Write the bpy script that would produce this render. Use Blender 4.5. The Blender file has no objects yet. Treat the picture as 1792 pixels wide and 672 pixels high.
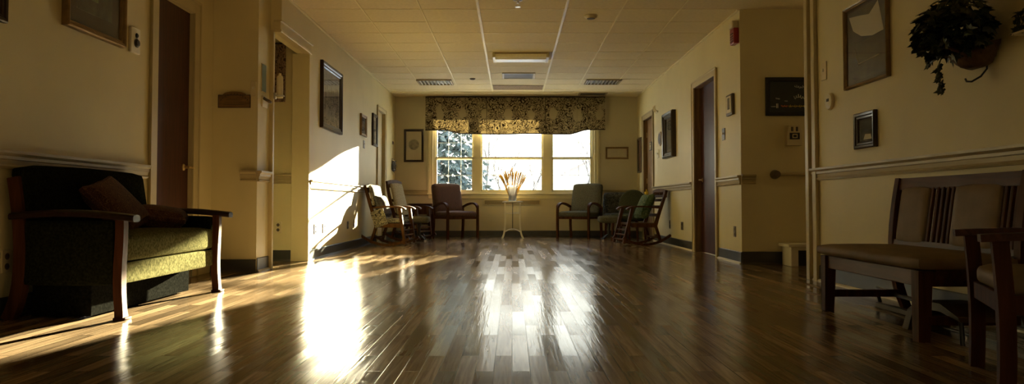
import bpy, bmesh, math, random
from mathutils import Vector, Matrix, noise as mnoise
random.seed(7)
R = math.radians
SC = bpy.context.scene
COL = SC.collection
PI = math.pi

# ------------------------------------------------------------------ camera, light, exposure
FPX = 1300.0                      # focal length in pixels of a 1792 px wide frame
cam_d = bpy.data.cameras.new('camera')
cam_d.sensor_fit = 'HORIZONTAL'
cam_d.sensor_width = 36.0
cam_d.lens = FPX / 1792 * 36.0
cam_d.shift_y = -22.0 / 1792
cam_d.clip_start = 0.05
cam_d.clip_end = 300
cam = bpy.data.objects.new('camera', cam_d)
COL.objects.link(cam)
cam.location = (0, 0, 0.6)
cam.rotation_euler = (R(91.9), 0, 0)
SC.camera = cam

SC.view_settings.view_transform = 'Standard'
SC.view_settings.look = 'None'
SC.view_settings.gamma = 1.0
SC.view_settings.use_curve_mapping = False
SC.view_settings.exposure = 1.0
try:
    SC.cycles.use_denoising = True
    SC.cycles.max_bounces = 10
    SC.cycles.diffuse_bounces = 6
    SC.cycles.glossy_bounces = 5
    SC.cycles.transparent_max_bounces = 16
    SC.cycles.sample_clamp_indirect = 20.0
    SC.cycles.caustics_refractive = False
except Exception:
    pass

SUN_DIR = Vector((-0.23, -1.0, -0.174))
sun_d = bpy.data.lights.new('sun', 'SUN')
sun_d.energy = 66.0
sun_d.color = (1.0, 0.84, 0.52)
sun_d.angle = R(0.7)
sun = bpy.data.objects.new('sun', sun_d)
COL.objects.link(sun)
sun.location = (6, 30, 6)
sun.rotation_euler = SUN_DIR.to_track_quat('-Z', 'Y').to_euler()

world = bpy.data.worlds.new('sky')
SC.world = world
world.use_nodes = True
wn = world.node_tree
wn.nodes.clear()
w_out = wn.nodes.new('ShaderNodeOutputWorld')
w_bg = wn.nodes.new('ShaderNodeBackground')
w_tc = wn.nodes.new('ShaderNodeTexCoord')
w_sep = wn.nodes.new('ShaderNodeSeparateXYZ')
w_ramp = wn.nodes.new('ShaderNodeValToRGB')
w_ramp.color_ramp.elements[0].position = 0.0
w_ramp.color_ramp.elements[0].color = (1.0, 0.91, 0.70, 1)
w_ramp.color_ramp.elements[1].position = 0.6
w_ramp.color_ramp.elements[1].color = (0.72, 0.84, 1.0, 1)
wn.links.new(w_tc.outputs['Generated'], w_sep.inputs[0])
wn.links.new(w_sep.outputs['Z'], w_ramp.inputs[0])
wn.links.new(w_ramp.outputs[0], w_bg.inputs['Color'])
w_bg.inputs['Strength'].default_value = 3.0
wn.links.new(w_bg.outputs[0], w_out.inputs[0])

def area(name, loc, rot, sx, sy, energy, color):
    d = bpy.data.lights.new(name, 'AREA')
    d.shape = 'RECTANGLE'
    d.size, d.size_y, d.energy, d.color = sx, sy, energy, color
    o = bpy.data.objects.new(name, d)
    COL.objects.link(o)
    o.location, o.rotation_euler = loc, rot
    return o
# added warm fill lamps: behind the camera and at the right corridor end
area('rear_fill_light', (-0.3, -3.85, 1.55), (R(90), 0, 0), 2.6, 1.5, 7, (1.0, 0.78, 0.42))
area('right_corridor_fill', (4.9, 6.7, 1.6), (R(90), 0, R(90)), 1.0, 1.2, 1.3, (1.0, 0.78, 0.46))

# ------------------------------------------------------------------ materials
def new_mat(name):
    m = bpy.data.materials.new(name)
    m.use_nodes = True
    nt = m.node_tree
    bsdf = next(n for n in nt.nodes if n.type == 'BSDF_PRINCIPLED')
    return m, nt, bsdf
def N(nt, t, **kw):
    n = nt.nodes.new(t)
    for k, v in kw.items():
        if k.startswith('i_'):
            n.inputs[k[2:].replace('_', ' ')].default_value = v
        else:
            setattr(n, k, v)
    return n
def L(nt, a, b): nt.links.new(a, b)
def c4(c): return (c[0], c[1], c[2], 1.0)
def coords(nt, scale=(1, 1, 1), kind='Object'):
    tc = N(nt, 'ShaderNodeTexCoord')
    mp = N(nt, 'ShaderNodeMapping')
    mp.inputs['Scale'].default_value = scale
    L(nt, tc.outputs[kind], mp.inputs['Vector'])
    return mp.outputs['Vector']
def mixc(nt, fac, a, b, mode='MIX'):
    m = N(nt, 'ShaderNodeMix', data_type='RGBA', blend_type=mode)
    for s, v in ((0, fac), (6, a), (7, b)):
        if hasattr(v, 'is_output'): L(nt, v, m.inputs[s])
        else: m.inputs[s].default_value = v if s == 0 else c4(v)
    return m.outputs[2]
def ramp(nt, src, p0, p1, c0=(0, 0, 0), c1=(1, 1, 1)):
    r = N(nt, 'ShaderNodeValToRGB')
    e = r.color_ramp.elements
    e[0].position, e[1].position = p0, p1
    e[0].color, e[1].color = c4(c0), c4(c1)
    L(nt, src, r.inputs[0])
    return r.outputs[0]
def bump(nt, bsdf, src, strength, dist=0.01):
    b = N(nt, 'ShaderNodeBump')
    b.inputs['Strength'].default_value = strength
    b.inputs['Distance'].default_value = dist
    L(nt, src, b.inputs['Height'])
    L(nt, b.outputs[0], bsdf.inputs['Normal'])

def plain(name, col, rough=0.5, var=0.12, scale=6.0, bmp=0.0, bscale=60.0, metal=0.0, spec=0.5, coat=0.0, stretch=(1, 1, 1)):
    m, nt, b = new_mat(name)
    v = coords(nt, stretch)
    n = N(nt, 'ShaderNodeTexNoise', i_Scale=scale, i_Detail=4.0)
    L(nt, v, n.inputs['Vector'])
    lo = tuple(x * (1 - var) for x in col); hi = tuple(min(1, x * (1 + var)) for x in col)
    L(nt, ramp(nt, n.outputs['Fac'], 0.3, 0.7, lo, hi), b.inputs['Base Color'])
    b.inputs['Roughness'].default_value = rough
    b.inputs['Metallic'].default_value = metal
    b.inputs['Specular IOR Level'].default_value = spec
    b.inputs['Coat Weight'].default_value = coat
    b.inputs['Coat Roughness'].default_value = 0.12
    if bmp:
        n2 = N(nt, 'ShaderNodeTexNoise', i_Scale=bscale, i_Detail=2.0)
        L(nt, v, n2.inputs['Vector'])
        bump(nt, b, n2.outputs['Fac'], bmp, 0.003)
    return m

def wood(name, col, rough=0.35, axis=2, coat=0.3, spec=0.25):
    st = [14, 14, 14]; st[axis] = 1.2
    m, nt, b = new_mat(name)
    v = coords(nt, st)
    n = N(nt, 'ShaderNodeTexNoise', i_Scale=2.2, i_Detail=6.0, i_Distortion=0.6)
    L(nt, v, n.inputs['Vector'])
    lo = tuple(x * 0.6 for x in col); hi = tuple(min(1, x * 1.35) for x in col)
    L(nt, ramp(nt, n.outputs['Fac'], 0.3, 0.72, lo, hi), b.inputs['Base Color'])
    b.inputs['Roughness'].default_value = rough
    b.inputs['Coat Weight'].default_value = coat
    b.inputs['Coat Roughness'].default_value = 0.2
    b.inputs['Specular IOR Level'].default_value = spec
    bump(nt, b, n.outputs['Fac'], 0.08, 0.002)
    return m

def fabric(name, col, col2=None, rough=0.9, weave=220.0, var=0.2):
    m, nt, b = new_mat(name)
    v = coords(nt)
    n = N(nt, 'ShaderNodeTexNoise', i_Scale=weave * 0.35, i_Detail=3.0)
    L(nt, v, n.inputs['Vector'])
    c2 = col2 or tuple(x * 1.5 for x in col)
    lo = tuple(x * (1 - var) for x in col)
    L(nt, ramp(nt, n.outputs['Fac'], 0.35, 0.7, lo, c2), b.inputs['Base Color'])
    b.inputs['Roughness'].default_value = rough
    b.inputs['Specular IOR Level'].default_value = 0.0
    w = N(nt, 'ShaderNodeTexWave', i_Scale=weave * 0.25, i_Distortion=1.0)
    L(nt, v, w.inputs['Vector'])
    bump(nt, b, w.outputs['Fac'], 0.25, 0.002)
    return m

def patterned(name, base, ink, scale=9.0, thr=0.1, rough=0.9, distort=1.5, ink2=None):
    """line-drawn print: dark contour lines of a distorted noise field"""
    m, nt, b = new_mat(name)
    v = coords(nt)
    n = N(nt, 'ShaderNodeTexNoise', i_Scale=scale, i_Detail=3.0, i_Distortion=distort)
    L(nt, v, n.inputs['Vector'])
    ml = N(nt, 'ShaderNodeMath', operation='MULTIPLY'); ml.inputs[1].default_value = 9.0
    L(nt, n.outputs['Fac'], ml.inputs[0])
    fr = N(nt, 'ShaderNodeMath', operation='FRACT'); L(nt, ml.outputs[0], fr.inputs[0])
    k = ramp(nt, fr.outputs[0], thr, thr + 0.25, (1, 1, 1), (0, 0, 0))
    c = mixc(nt, k, base, ink)
    if ink2:
        n2 = N(nt, 'ShaderNodeTexVoronoi', i_Scale=scale * 1.4)
        L(nt, v, n2.inputs['Vector'])
        c = mixc(nt, ramp(nt, n2.outputs['Distance'], 0.22, 0.3, (1, 1, 1), (0, 0, 0)), c, ink2)
    L(nt, c, b.inputs['Base Color'])
    b.inputs['Roughness'].default_value = rough
    return m

def glass_mat(name, tint=(0.93, 0.96, 0.97), gloss=0.03):
    m = bpy.data.materials.new(name); m.use_nodes = True
    nt = m.node_tree; nt.nodes.clear()
    o = N(nt, 'ShaderNodeOutputMaterial'); t = N(nt, 'ShaderNodeBsdfTransparent'); g = N(nt, 'ShaderNodeBsdfGlossy')
    t.inputs[0].default_value = c4(tint); g.inputs['Roughness'].default_value = gloss
    f = N(nt, 'ShaderNodeFresnel'); f.inputs[0].default_value = 1.45
    # the outer face reflects; the inner face of the thin pane only lets through
    geo = N(nt, 'ShaderNodeNewGeometry'); inv = N(nt, 'ShaderNodeMath', operation='SUBTRACT'); inv.inputs[0].default_value = 1.0
    L(nt, geo.outputs['Backfacing'], inv.inputs[1])
    fm = N(nt, 'ShaderNodeMath', operation='MULTIPLY'); L(nt, f.outputs[0], fm.inputs[0]); L(nt, inv.outputs[0], fm.inputs[1])
    mx = N(nt, 'ShaderNodeMixShader')
    L(nt, fm.outputs[0], mx.inputs[0]); L(nt, t.outputs[0], mx.inputs[1]); L(nt, g.outputs[0], mx.inputs[2])
    L(nt, mx.outputs[0], o.inputs[0])
    return m

def floor_mat():
    m, nt, b = new_mat('plank_floor')
    tc = N(nt, 'ShaderNodeTexCoord'); sp = N(nt, 'ShaderNodeSeparateXYZ'); cb = N(nt, 'ShaderNodeCombineXYZ')
    L(nt, tc.outputs['Object'], sp.inputs[0])
    L(nt, sp.outputs['Y'], cb.inputs['X']); L(nt, sp.outputs['X'], cb.inputs['Y'])
    br = N(nt, 'ShaderNodeTexBrick', offset=0.37, offset_frequency=2, squash=1.0)
    for k, v in (('Scale', 1.0), ('Mortar Size', 0.0019), ('Mortar Smooth', 0.1), ('Bias', 0.0), ('Brick Width', 0.74), ('Row Height', 0.066)):
        br.inputs[k].default_value = v
    br.inputs['Color1'].default_value = (0, 0, 0, 1); br.inputs['Color2'].default_value = (1, 1, 1, 1); br.inputs['Mortar'].default_value = (0.5, 0.5, 0.5, 1)
    L(nt, cb.outputs[0], br.inputs['Vector'])
    mp = N(nt, 'ShaderNodeMapping'); mp.inputs['Scale'].default_value = (1.3, 26, 1)
    L(nt, cb.outputs[0], mp.inputs['Vector'])
    # shift the grain per plank
    add = N(nt, 'ShaderNodeVectorMath', operation='ADD')
    sc = N(nt, 'ShaderNodeVectorMath', operation='SCALE'); sc.inputs['Scale'].default_value = 7.0
    L(nt, br.outputs['Color'], sc.inputs[0]); L(nt, mp.outputs[0], add.inputs[0]); L(nt, sc.outputs[0], add.inputs[1])
    g = N(nt, 'ShaderNodeTexNoise', i_Scale=2.0, i_Detail=7.0, i_Distortion=0.8)
    L(nt, add.outputs[0], g.inputs['Vector'])
    grain = ramp(nt, g.outputs['Fac'], 0.3, 0.75, (0.165, 0.112, 0.066), (0.350, 0.255, 0.160))
    tone = ramp(nt, br.outputs['Color'], 0.0, 1.0, (0.50, 0.49, 0.47), (1.45, 1.41, 1.34))
    c = mixc(nt, 1.0, grain, tone, 'MULTIPLY')
    c = mixc(nt, br.outputs['Fac'], c, (0.012, 0.007, 0.003))
    L(nt, c, b.inputs['Base Color'])
    n2 = N(nt, 'ShaderNodeTexNoise', i_Scale=1.4, i_Detail=3.0); L(nt, tc.outputs['Object'], n2.inputs['Vector'])
    rr = N(nt, 'ShaderNodeMapRange'); rr.inputs['To Min'].default_value = 0.09; rr.inputs['To Max'].default_value = 0.26
    mm = mixc(nt, 0.5, n2.outputs['Fac'], br.outputs['Color'])
    L(nt, mm, rr.inputs['Value']); L(nt, rr.outputs[0], b.inputs['Roughness'])
    b.inputs['Specular IOR Level'].default_value = 0.24
    # every board lies at a very slightly different tilt
    wn_ = N(nt, 'ShaderNodeTexWhiteNoise', noise_dimensions='1D'); L(nt, br.outputs['Color'], wn_.inputs['W'])
    sb = N(nt, 'ShaderNodeVectorMath', operation='SUBTRACT'); sb.inputs[1].default_value = (0.5, 0.5, 0.5)
    L(nt, wn_.outputs['Color'], sb.inputs[0])
    s2 = N(nt, 'ShaderNodeVectorMath', operation='SCALE'); s2.inputs['Scale'].default_value = 0.022
    L(nt, sb.outputs[0], s2.inputs[0])
    bp = N(nt, 'ShaderNodeBump'); bp.inputs['Strength'].default_value = 0.22; bp.inputs['Distance'].default_value = 0.004
    inv = N(nt, 'ShaderNodeMath', operation='MULTIPLY_ADD'); inv.inputs[1].default_value = -1.2
    L(nt, br.outputs['Fac'], inv.inputs[0]); L(nt, g.outputs['Fac'], inv.inputs[2])
    L(nt, inv.outputs[0], bp.inputs['Height'])
    ad = N(nt, 'ShaderNodeVectorMath', operation='ADD'); L(nt, bp.outputs[0], ad.inputs[0]); L(nt, s2.outputs[0], ad.inputs[1])
    nm = N(nt, 'ShaderNodeVectorMath', operation='NORMALIZE'); L(nt, ad.outputs[0], nm.inputs[0])
    L(nt, nm.outputs[0], b.inputs['Normal'])
    return m

def valance_mat():
    m = bpy.data.materials.new('valance_print'); m.use_nodes = True
    nt = m.node_tree; nt.nodes.clear()
    tc = N(nt, 'ShaderNodeTexCoord'); sp = N(nt, 'ShaderNodeSeparateXYZ'); L(nt, tc.outputs['Object'], sp.inputs[0])
    n = N(nt, 'ShaderNodeTexNoise', i_Scale=7.5, i_Detail=4.0, i_Distortion=1.6); L(nt, tc.outputs['Object'], n.inputs['Vector'])
    ml = N(nt, 'ShaderNodeMath', operation='MULTIPLY'); ml.inputs[1].default_value = 8.0; L(nt, n.outputs['Fac'], ml.inputs[0])
    fr = N(nt, 'ShaderNodeMath', operation='FRACT'); L(nt, ml.outputs[0], fr.inputs[0])
    k = ramp(nt, fr.outputs[0], 0.38, 0.52, (1, 1, 1), (0, 0, 0))
    # the print repeats in drawn clumps: columns along x, two rows along z
    def cell(src, size, off):
        d = N(nt, 'ShaderNodeMath', operation='MULTIPLY_ADD'); d.inputs[1].default_value = 2 * PI / size; d.inputs[2].default_value = off
        L(nt, src, d.inputs[0])
        s = N(nt, 'ShaderNodeMath', operation='SINE'); L(nt, d.outputs[0], s.inputs[0])
        return s.outputs[0]
    a = cell(sp.outputs['X'], 0.42, 0.3); bz = cell(sp.outputs['Z'], 0.40, 1.1)
    sm = N(nt, 'ShaderNodeMath', operation='ADD'); L(nt, a, sm.inputs[0])
    hz = N(nt, 'ShaderNodeMath', operation='MULTIPLY'); hz.inputs[1].default_value = 0.5; L(nt, bz, hz.inputs[0]); L(nt, hz.outputs[0], sm.inputs[1])
    n3 = N(nt, 'ShaderNodeTexNoise', i_Scale=5.0); L(nt, tc.outputs['Object'], n3.inputs['Vector'])
    s3 = N(nt, 'ShaderNodeMath', operation='MULTIPLY_ADD'); s3.inputs[1].default_value = 2.4; L(nt, n3.outputs['Fac'], s3.inputs[0]); L(nt, sm.outputs[0], s3.inputs[2])
    clump = ramp(nt, s3.outputs[0], 0.1, 0.45)
    fac = N(nt, 'ShaderNodeMath', operation='MULTIPLY'); L(nt, k, fac.inputs[0]); L(nt, clump, fac.inputs[1])
    col = mixc(nt, fac.outputs[0], (0.46, 0.39, 0.25), (0.040, 0.028, 0.016))
    d = N(nt, 'ShaderNodeBsdfDiffuse'); t = N(nt, 'ShaderNodeBsdfTranslucent'); mx = N(nt, 'ShaderNodeMixShader'); o = N(nt, 'ShaderNodeOutputMaterial')
    mx.inputs[0].default_value = 0.30
    L(nt, col, d.inputs[0]); L(nt, col, t.inputs[0])
    L(nt, d.outputs[0], mx.inputs[1]); L(nt, t.outputs[0], mx.inputs[2]); L(nt, mx.outputs[0], o.inputs[0])
    return m

M = {}
M['floor'] = floor_mat()
M['wall'] = plain('wall_paint', (0.675, 0.59, 0.335), 0.5, 0.04, 2.0, 0.06, 120, spec=0.35)
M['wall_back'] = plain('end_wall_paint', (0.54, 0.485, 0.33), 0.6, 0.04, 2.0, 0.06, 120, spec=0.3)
M['ceiling'] = plain('ceiling_tile', (0.70, 0.60, 0.40), 0.85, 0.05, 30, 0.25, 160, spec=0.2)
M['tbar'] = plain('ceiling_bar', (0.80, 0.70, 0.44), 0.45, 0.04)
M['trim'] = plain('painted_trim', (0.55, 0.46, 0.25), 0.38, 0.05, 5, spec=0.5)
M['rail'] = plain('rail_paint', (0.42, 0.34, 0.18), 0.40, 0.08, 5, stretch=(1, 1, 1))
M['base'] = plain('rubber_base', (0.045, 0.045, 0.04), 0.35, 0.15, 8)
M['shoe'] = plain('shoe_strip', (0.72, 0.66, 0.50), 0.3, 0.05)
M['door'] = wood('maroon_door', (0.062, 0.016, 0.009), 0.45, 2, 0.0, 0.3)
M['door_tan'] = plain('tan_door', (0.48, 0.38, 0.18), 0.45, 0.06)
M['jamb'] = wood('brown_jamb', (0.22, 0.13, 0.055), 0.45, 2, 0.1)
M['brass'] = plain('brass', (0.75, 0.58, 0.28), 0.28, 0.05, metal=1.0)
M['steel'] = plain('steel', (0.62, 0.60, 0.55), 0.3, 0.05, metal=1.0)
M['black_metal'] = plain('black_metal', (0.02, 0.02, 0.02), 0.35, 0.1, metal=0.3)
M['win'] = plain('window_paint', (0.68, 0.62, 0.40), 0.4, 0.03)
M['muntin'] = plain('muntin_grid', (0.62, 0.62, 0.58), 0.4, 0.03)
M['glass'] = glass_mat('window_glass')
M['pic_glass'] = glass_mat('picture_glass', (0.97, 0.97, 0.97), 0.02)
M['walnut'] = wood('dark_walnut', (0.080, 0.029, 0.012), 0.5, 2, 0.0, 0.06)
M['espresso'] = wood('espresso_arm', (0.022, 0.009, 0.005), 0.42, 0, 0.0, 0.2)
M['walnut_y'] = wood('dark_walnut_long', (0.085, 0.030, 0.012), 0.40, 0, 0.0, 0.12)
M['oak'] = wood('worn_oak', (0.105, 0.046, 0.014), 0.5, 2, 0.0, 0.06)
M['oak_dark'] = wood('rocker_brown', (0.085, 0.036, 0.012), 0.5, 2, 0.0, 0.06)
M['frame_dark'] = wood('dark_frame', (0.030, 0.016, 0.009), 0.3, 2, 0.4)
M['frame_gold'] = plain('gilt_frame', (0.24, 0.15, 0.06), 0.35, 0.15, 20, metal=0.4)
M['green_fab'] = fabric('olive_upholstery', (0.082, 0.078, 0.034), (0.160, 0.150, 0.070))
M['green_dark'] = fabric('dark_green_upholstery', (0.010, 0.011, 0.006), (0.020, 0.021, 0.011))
M['maroon_fab'] = patterned('maroon_basket_weave', (0.125, 0.065, 0.050), (0.060, 0.028, 0.022), 26, 0.15, distort=0.2)
M['grey_fab'] = fabric('grey_green_upholstery', (0.120, 0.115, 0.085), (0.17, 0.165, 0.125))
M['brown_vinyl'] = plain('brown_vinyl', (0.22, 0.155, 0.090), 0.6, 0.12, 9, 0.15, 90, spec=0.2)
M['cream_fab'] = fabric('cream_cushion_cloth', (0.26, 0.22, 0.13), (0.38, 0.33, 0.21))
M['patch'] = patterned('patchwork', (0.38, 0.33, 0.22), (0.03, 0.025, 0.02), 12, 0.3, distort=1.0)
M['plaid'] = patterned('navy_plaid', (0.05, 0.05, 0.06), (0.22, 0.20, 0.17), 22, 0.06, distort=0.3)
M['paisley'] = patterned('paisley', (0.060, 0.020, 0.013), (0.17, 0.085, 0.035), 16, 0.12, distort=2.0)
M['floral'] = patterned('dark_floral', (0.030, 0.032, 0.028), (0.24, 0.23, 0.18), 12, 0.14, distort=1.5)
M['tapestry'] = patterned('tapestry', (0.30, 0.20, 0.13), (0.045, 0.025, 0.020), 7, 0.2, distort=1.8)
M['white'] = plain('white_paint', (0.78, 0.74, 0.62), 0.4, 0.04)
M['plate'] = plain('ivory_plate', (0.62, 0.53, 0.33), 0.35, 0.04)
M['plate_dark'] = plain('bronze_plate', (0.10, 0.07, 0.04), 0.4, 0.1)
M['black'] = plain('black_plastic', (0.012, 0.012, 0.012), 0.4, 0.1)
M['red'] = plain('alarm_red', (0.30, 0.015, 0.012), 0.35, 0.05)
M['slate'] = plain('chalkboard', (0.022, 0.026, 0.022), 0.6, 0.3, 5)
M['chalk'] = plain('chalk', (0.75, 0.75, 0.70), 0.9, 0.05)
M['chalk_y'] = plain('yellow_chalk', (0.70, 0.52, 0.08), 0.9, 0.05)
M['chalk_r'] = plain('red_chalk', (0.60, 0.15, 0.06), 0.9, 0.05)
M['blue_paper'] = plain('blue_paper', (0.20, 0.30, 0.36), 0.7, 0.08)
M['paper'] = plain('cream_paper', (0.62, 0.55, 0.36), 0.8, 0.06)
M['leaf'] = plain('ivy_leaf', (0.016, 0.026, 0.009), 0.42, 0.3, 20)
M['wicker'] = plain('wicker', (0.11, 0.06, 0.025), 0.6, 0.3, 40, 0.6, 60)
M['grey_grille'] = plain('vent_enamel', (0.30, 0.22, 0.11), 0.5, 0.06)
M['vent_dark'] = plain('vent_dark_metal', (0.07, 0.05, 0.028), 0.6, 0.1)  # one dark metal for vents, grilles and small fittings
M['lens'] = plain('acrylic_lens', (0.78, 0.70, 0.48), 0.3, 0.05, 40, 0.3, 90)
M['valance'] = valance_mat()
M['hem'] = plain('dark_cord', (0.035, 0.022, 0.012), 0.8, 0.1)
M['snow'] = plain('snow', (0.80, 0.82, 0.86), 0.8, 0.05, 2, 0.3, 8)
M['needle'] = plain('spruce_needle', (0.050, 0.075, 0.078), 0.7, 0.4, 3)
M['bark'] = plain('bark', (0.09, 0.08, 0.075), 0.9, 0.3, 8, 0.5, 30)
M['siding'] = plain('house_siding', (0.62, 0.60, 0.55), 0.7, 0.06)
M['roof'] = plain('house_roof', (0.24, 0.20, 0.18), 0.8, 0.15, 10)
def straw_mat():
    m = bpy.data.materials.new('dried_grass'); m.use_nodes = True
    nt = m.node_tree; nt.nodes.clear()
    d = N(nt, 'ShaderNodeBsdfDiffuse'); t = N(nt, 'ShaderNodeBsdfTranslucent'); mx = N(nt, 'ShaderNodeMixShader'); o = N(nt, 'ShaderNodeOutputMaterial')
    n = N(nt, 'ShaderNodeTexNoise', i_Scale=30.0); L(nt, coords(nt), n.inputs['Vector'])
    c = ramp(nt, n.outputs['Fac'], 0.3, 0.7, (0.40, 0.28, 0.085), (0.62, 0.46, 0.17))
    L(nt, c, d.inputs[0]); L(nt, c, t.inputs[0]); mx.inputs[0].default_value = 0.5
    L(nt, d.outputs[0], mx.inputs[1]); L(nt, t.outputs[0], mx.inputs[2]); L(nt, mx.outputs[0], o.inputs[0])
    return m
M['straw'] = straw_mat()
M['stripe'] = patterned('green_stripe_knit', (0.040, 0.075, 0.030), (0.14, 0.17, 0.075), 10, 0.15, distort=0.2)
M['yellow'] = plain('yellow_plush', (0.70, 0.52, 0.06), 0.8, 0.08)
M['wreath'] = patterned('wreath_leaves', (0.18, 0.18, 0.20), (0.03, 0.04, 0.03), 20, 0.2, ink2=(0.35, 0.35, 0.42))
def vase_mat():
    m = bpy.data.materials.new('frosted_vase'); m.use_nodes = True
    nt = m.node_tree; nt.nodes.clear()
    d = N(nt, 'ShaderNodeBsdfDiffuse'); t = N(nt, 'ShaderNodeBsdfTranslucent'); tr = N(nt, 'ShaderNodeBsdfTransparent'); g = N(nt, 'ShaderNodeBsdfGlossy')
    n = N(nt, 'ShaderNodeTexNoise', i_Scale=12.0); L(nt, coords(nt), n.inputs['Vector'])
    c = ramp(nt, n.outputs['Fac'], 0.3, 0.7, (0.86, 0.86, 0.84), (0.95, 0.95, 0.94))
    L(nt, c, d.inputs[0]); L(nt, c, t.inputs[0]); g.inputs['Roughness'].default_value = 0.1
    m1 = N(nt, 'ShaderNodeMixShader'); m1.inputs[0].default_value = 0.93; L(nt, d.outputs[0], m1.inputs[1]); L(nt, t.outputs[0], m1.inputs[2])
    m2 = N(nt, 'ShaderNodeMixShader'); m2.inputs[0].default_value = 0.25; L(nt, m1.outputs[0], m2.inputs[1]); L(nt, tr.outputs[0], m2.inputs[2])
    m3 = N(nt, 'ShaderNodeMixShader'); m3.inputs[0].default_value = 0.06; L(nt, m2.outputs[0], m3.inputs[1]); L(nt, g.outputs[0], m3.inputs[2])
    o = N(nt, 'ShaderNodeOutputMaterial'); L(nt, m3.outputs[0], o.inputs[0])
    return m
M['vase'] = vase_mat()
def art_mat(name, cols, scale=6.0):
    m, nt, b = new_mat(name)
    n = N(nt, 'ShaderNodeTexNoise', i_Scale=scale, i_Detail=5.0, i_Distortion=1.2); L(nt, coords(nt), n.inputs['Vector'])
    r = N(nt, 'ShaderNodeValToRGB'); e = r.color_ramp.elements
    e[0].position = 0.30; e[0].color = c4(cols[0]); e[1].position = 0.72; e[1].color = c4(cols[-1])
    for i, c in enumerate(cols[1:-1]):
        k = e.new(0.30 + 0.42 * (i + 1) / (len(cols) - 1)); k.color = c4(c)
    L(nt, n.outputs['Fac'], r.inputs[0]); L(nt, r.outputs[0], b.inputs['Base Color']); b.inputs['Roughness'].default_value = 0.7
    return m
M['mat_dark'] = plain('dark_mat_board', (0.045, 0.032, 0.026), 0.8, 0.08)
M['mat_cream'] = plain('cream_mat_board', (0.55, 0.49, 0.34), 0.85, 0.04)
M['mat_grey'] = plain('grey_mat_board', (0.20, 0.18, 0.15), 0.8, 0.06)
M['art_dark'] = art_mat('dark_landscape', [(0.02, 0.02, 0.012), (0.05, 0.05, 0.03), (0.10, 0.09, 0.05)])
M['art_grey'] = art_mat('grey_drawing', [(0.10, 0.09, 0.075), (0.17, 0.155, 0.13), (0.24, 0.22, 0.18)], 10)
M['art_dusk'] = art_mat('dusk_print', [(0.055, 0.045, 0.036), (0.085, 0.072, 0.058), (0.12, 0.10, 0.08)], 5)
M['art_green'] = art_mat('green_leaf_print', [(0.08, 0.11, 0.03), (0.16, 0.20, 0.07), (0.22, 0.26, 0.11)], 18)
M['art_pale'] = art_mat('pale_seal', [(0.20, 0.17, 0.11), (0.32, 0.28, 0.19), (0.40, 0.36, 0.25)], 30)
M['art_maroon'] = plain('maroon_panel', (0.13, 0.040, 0.025), 0.6, 0.15, 6)
M['art_white'] = plain('white_swan_shape', (0.62, 0.58, 0.48), 0.8, 0.06)

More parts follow.
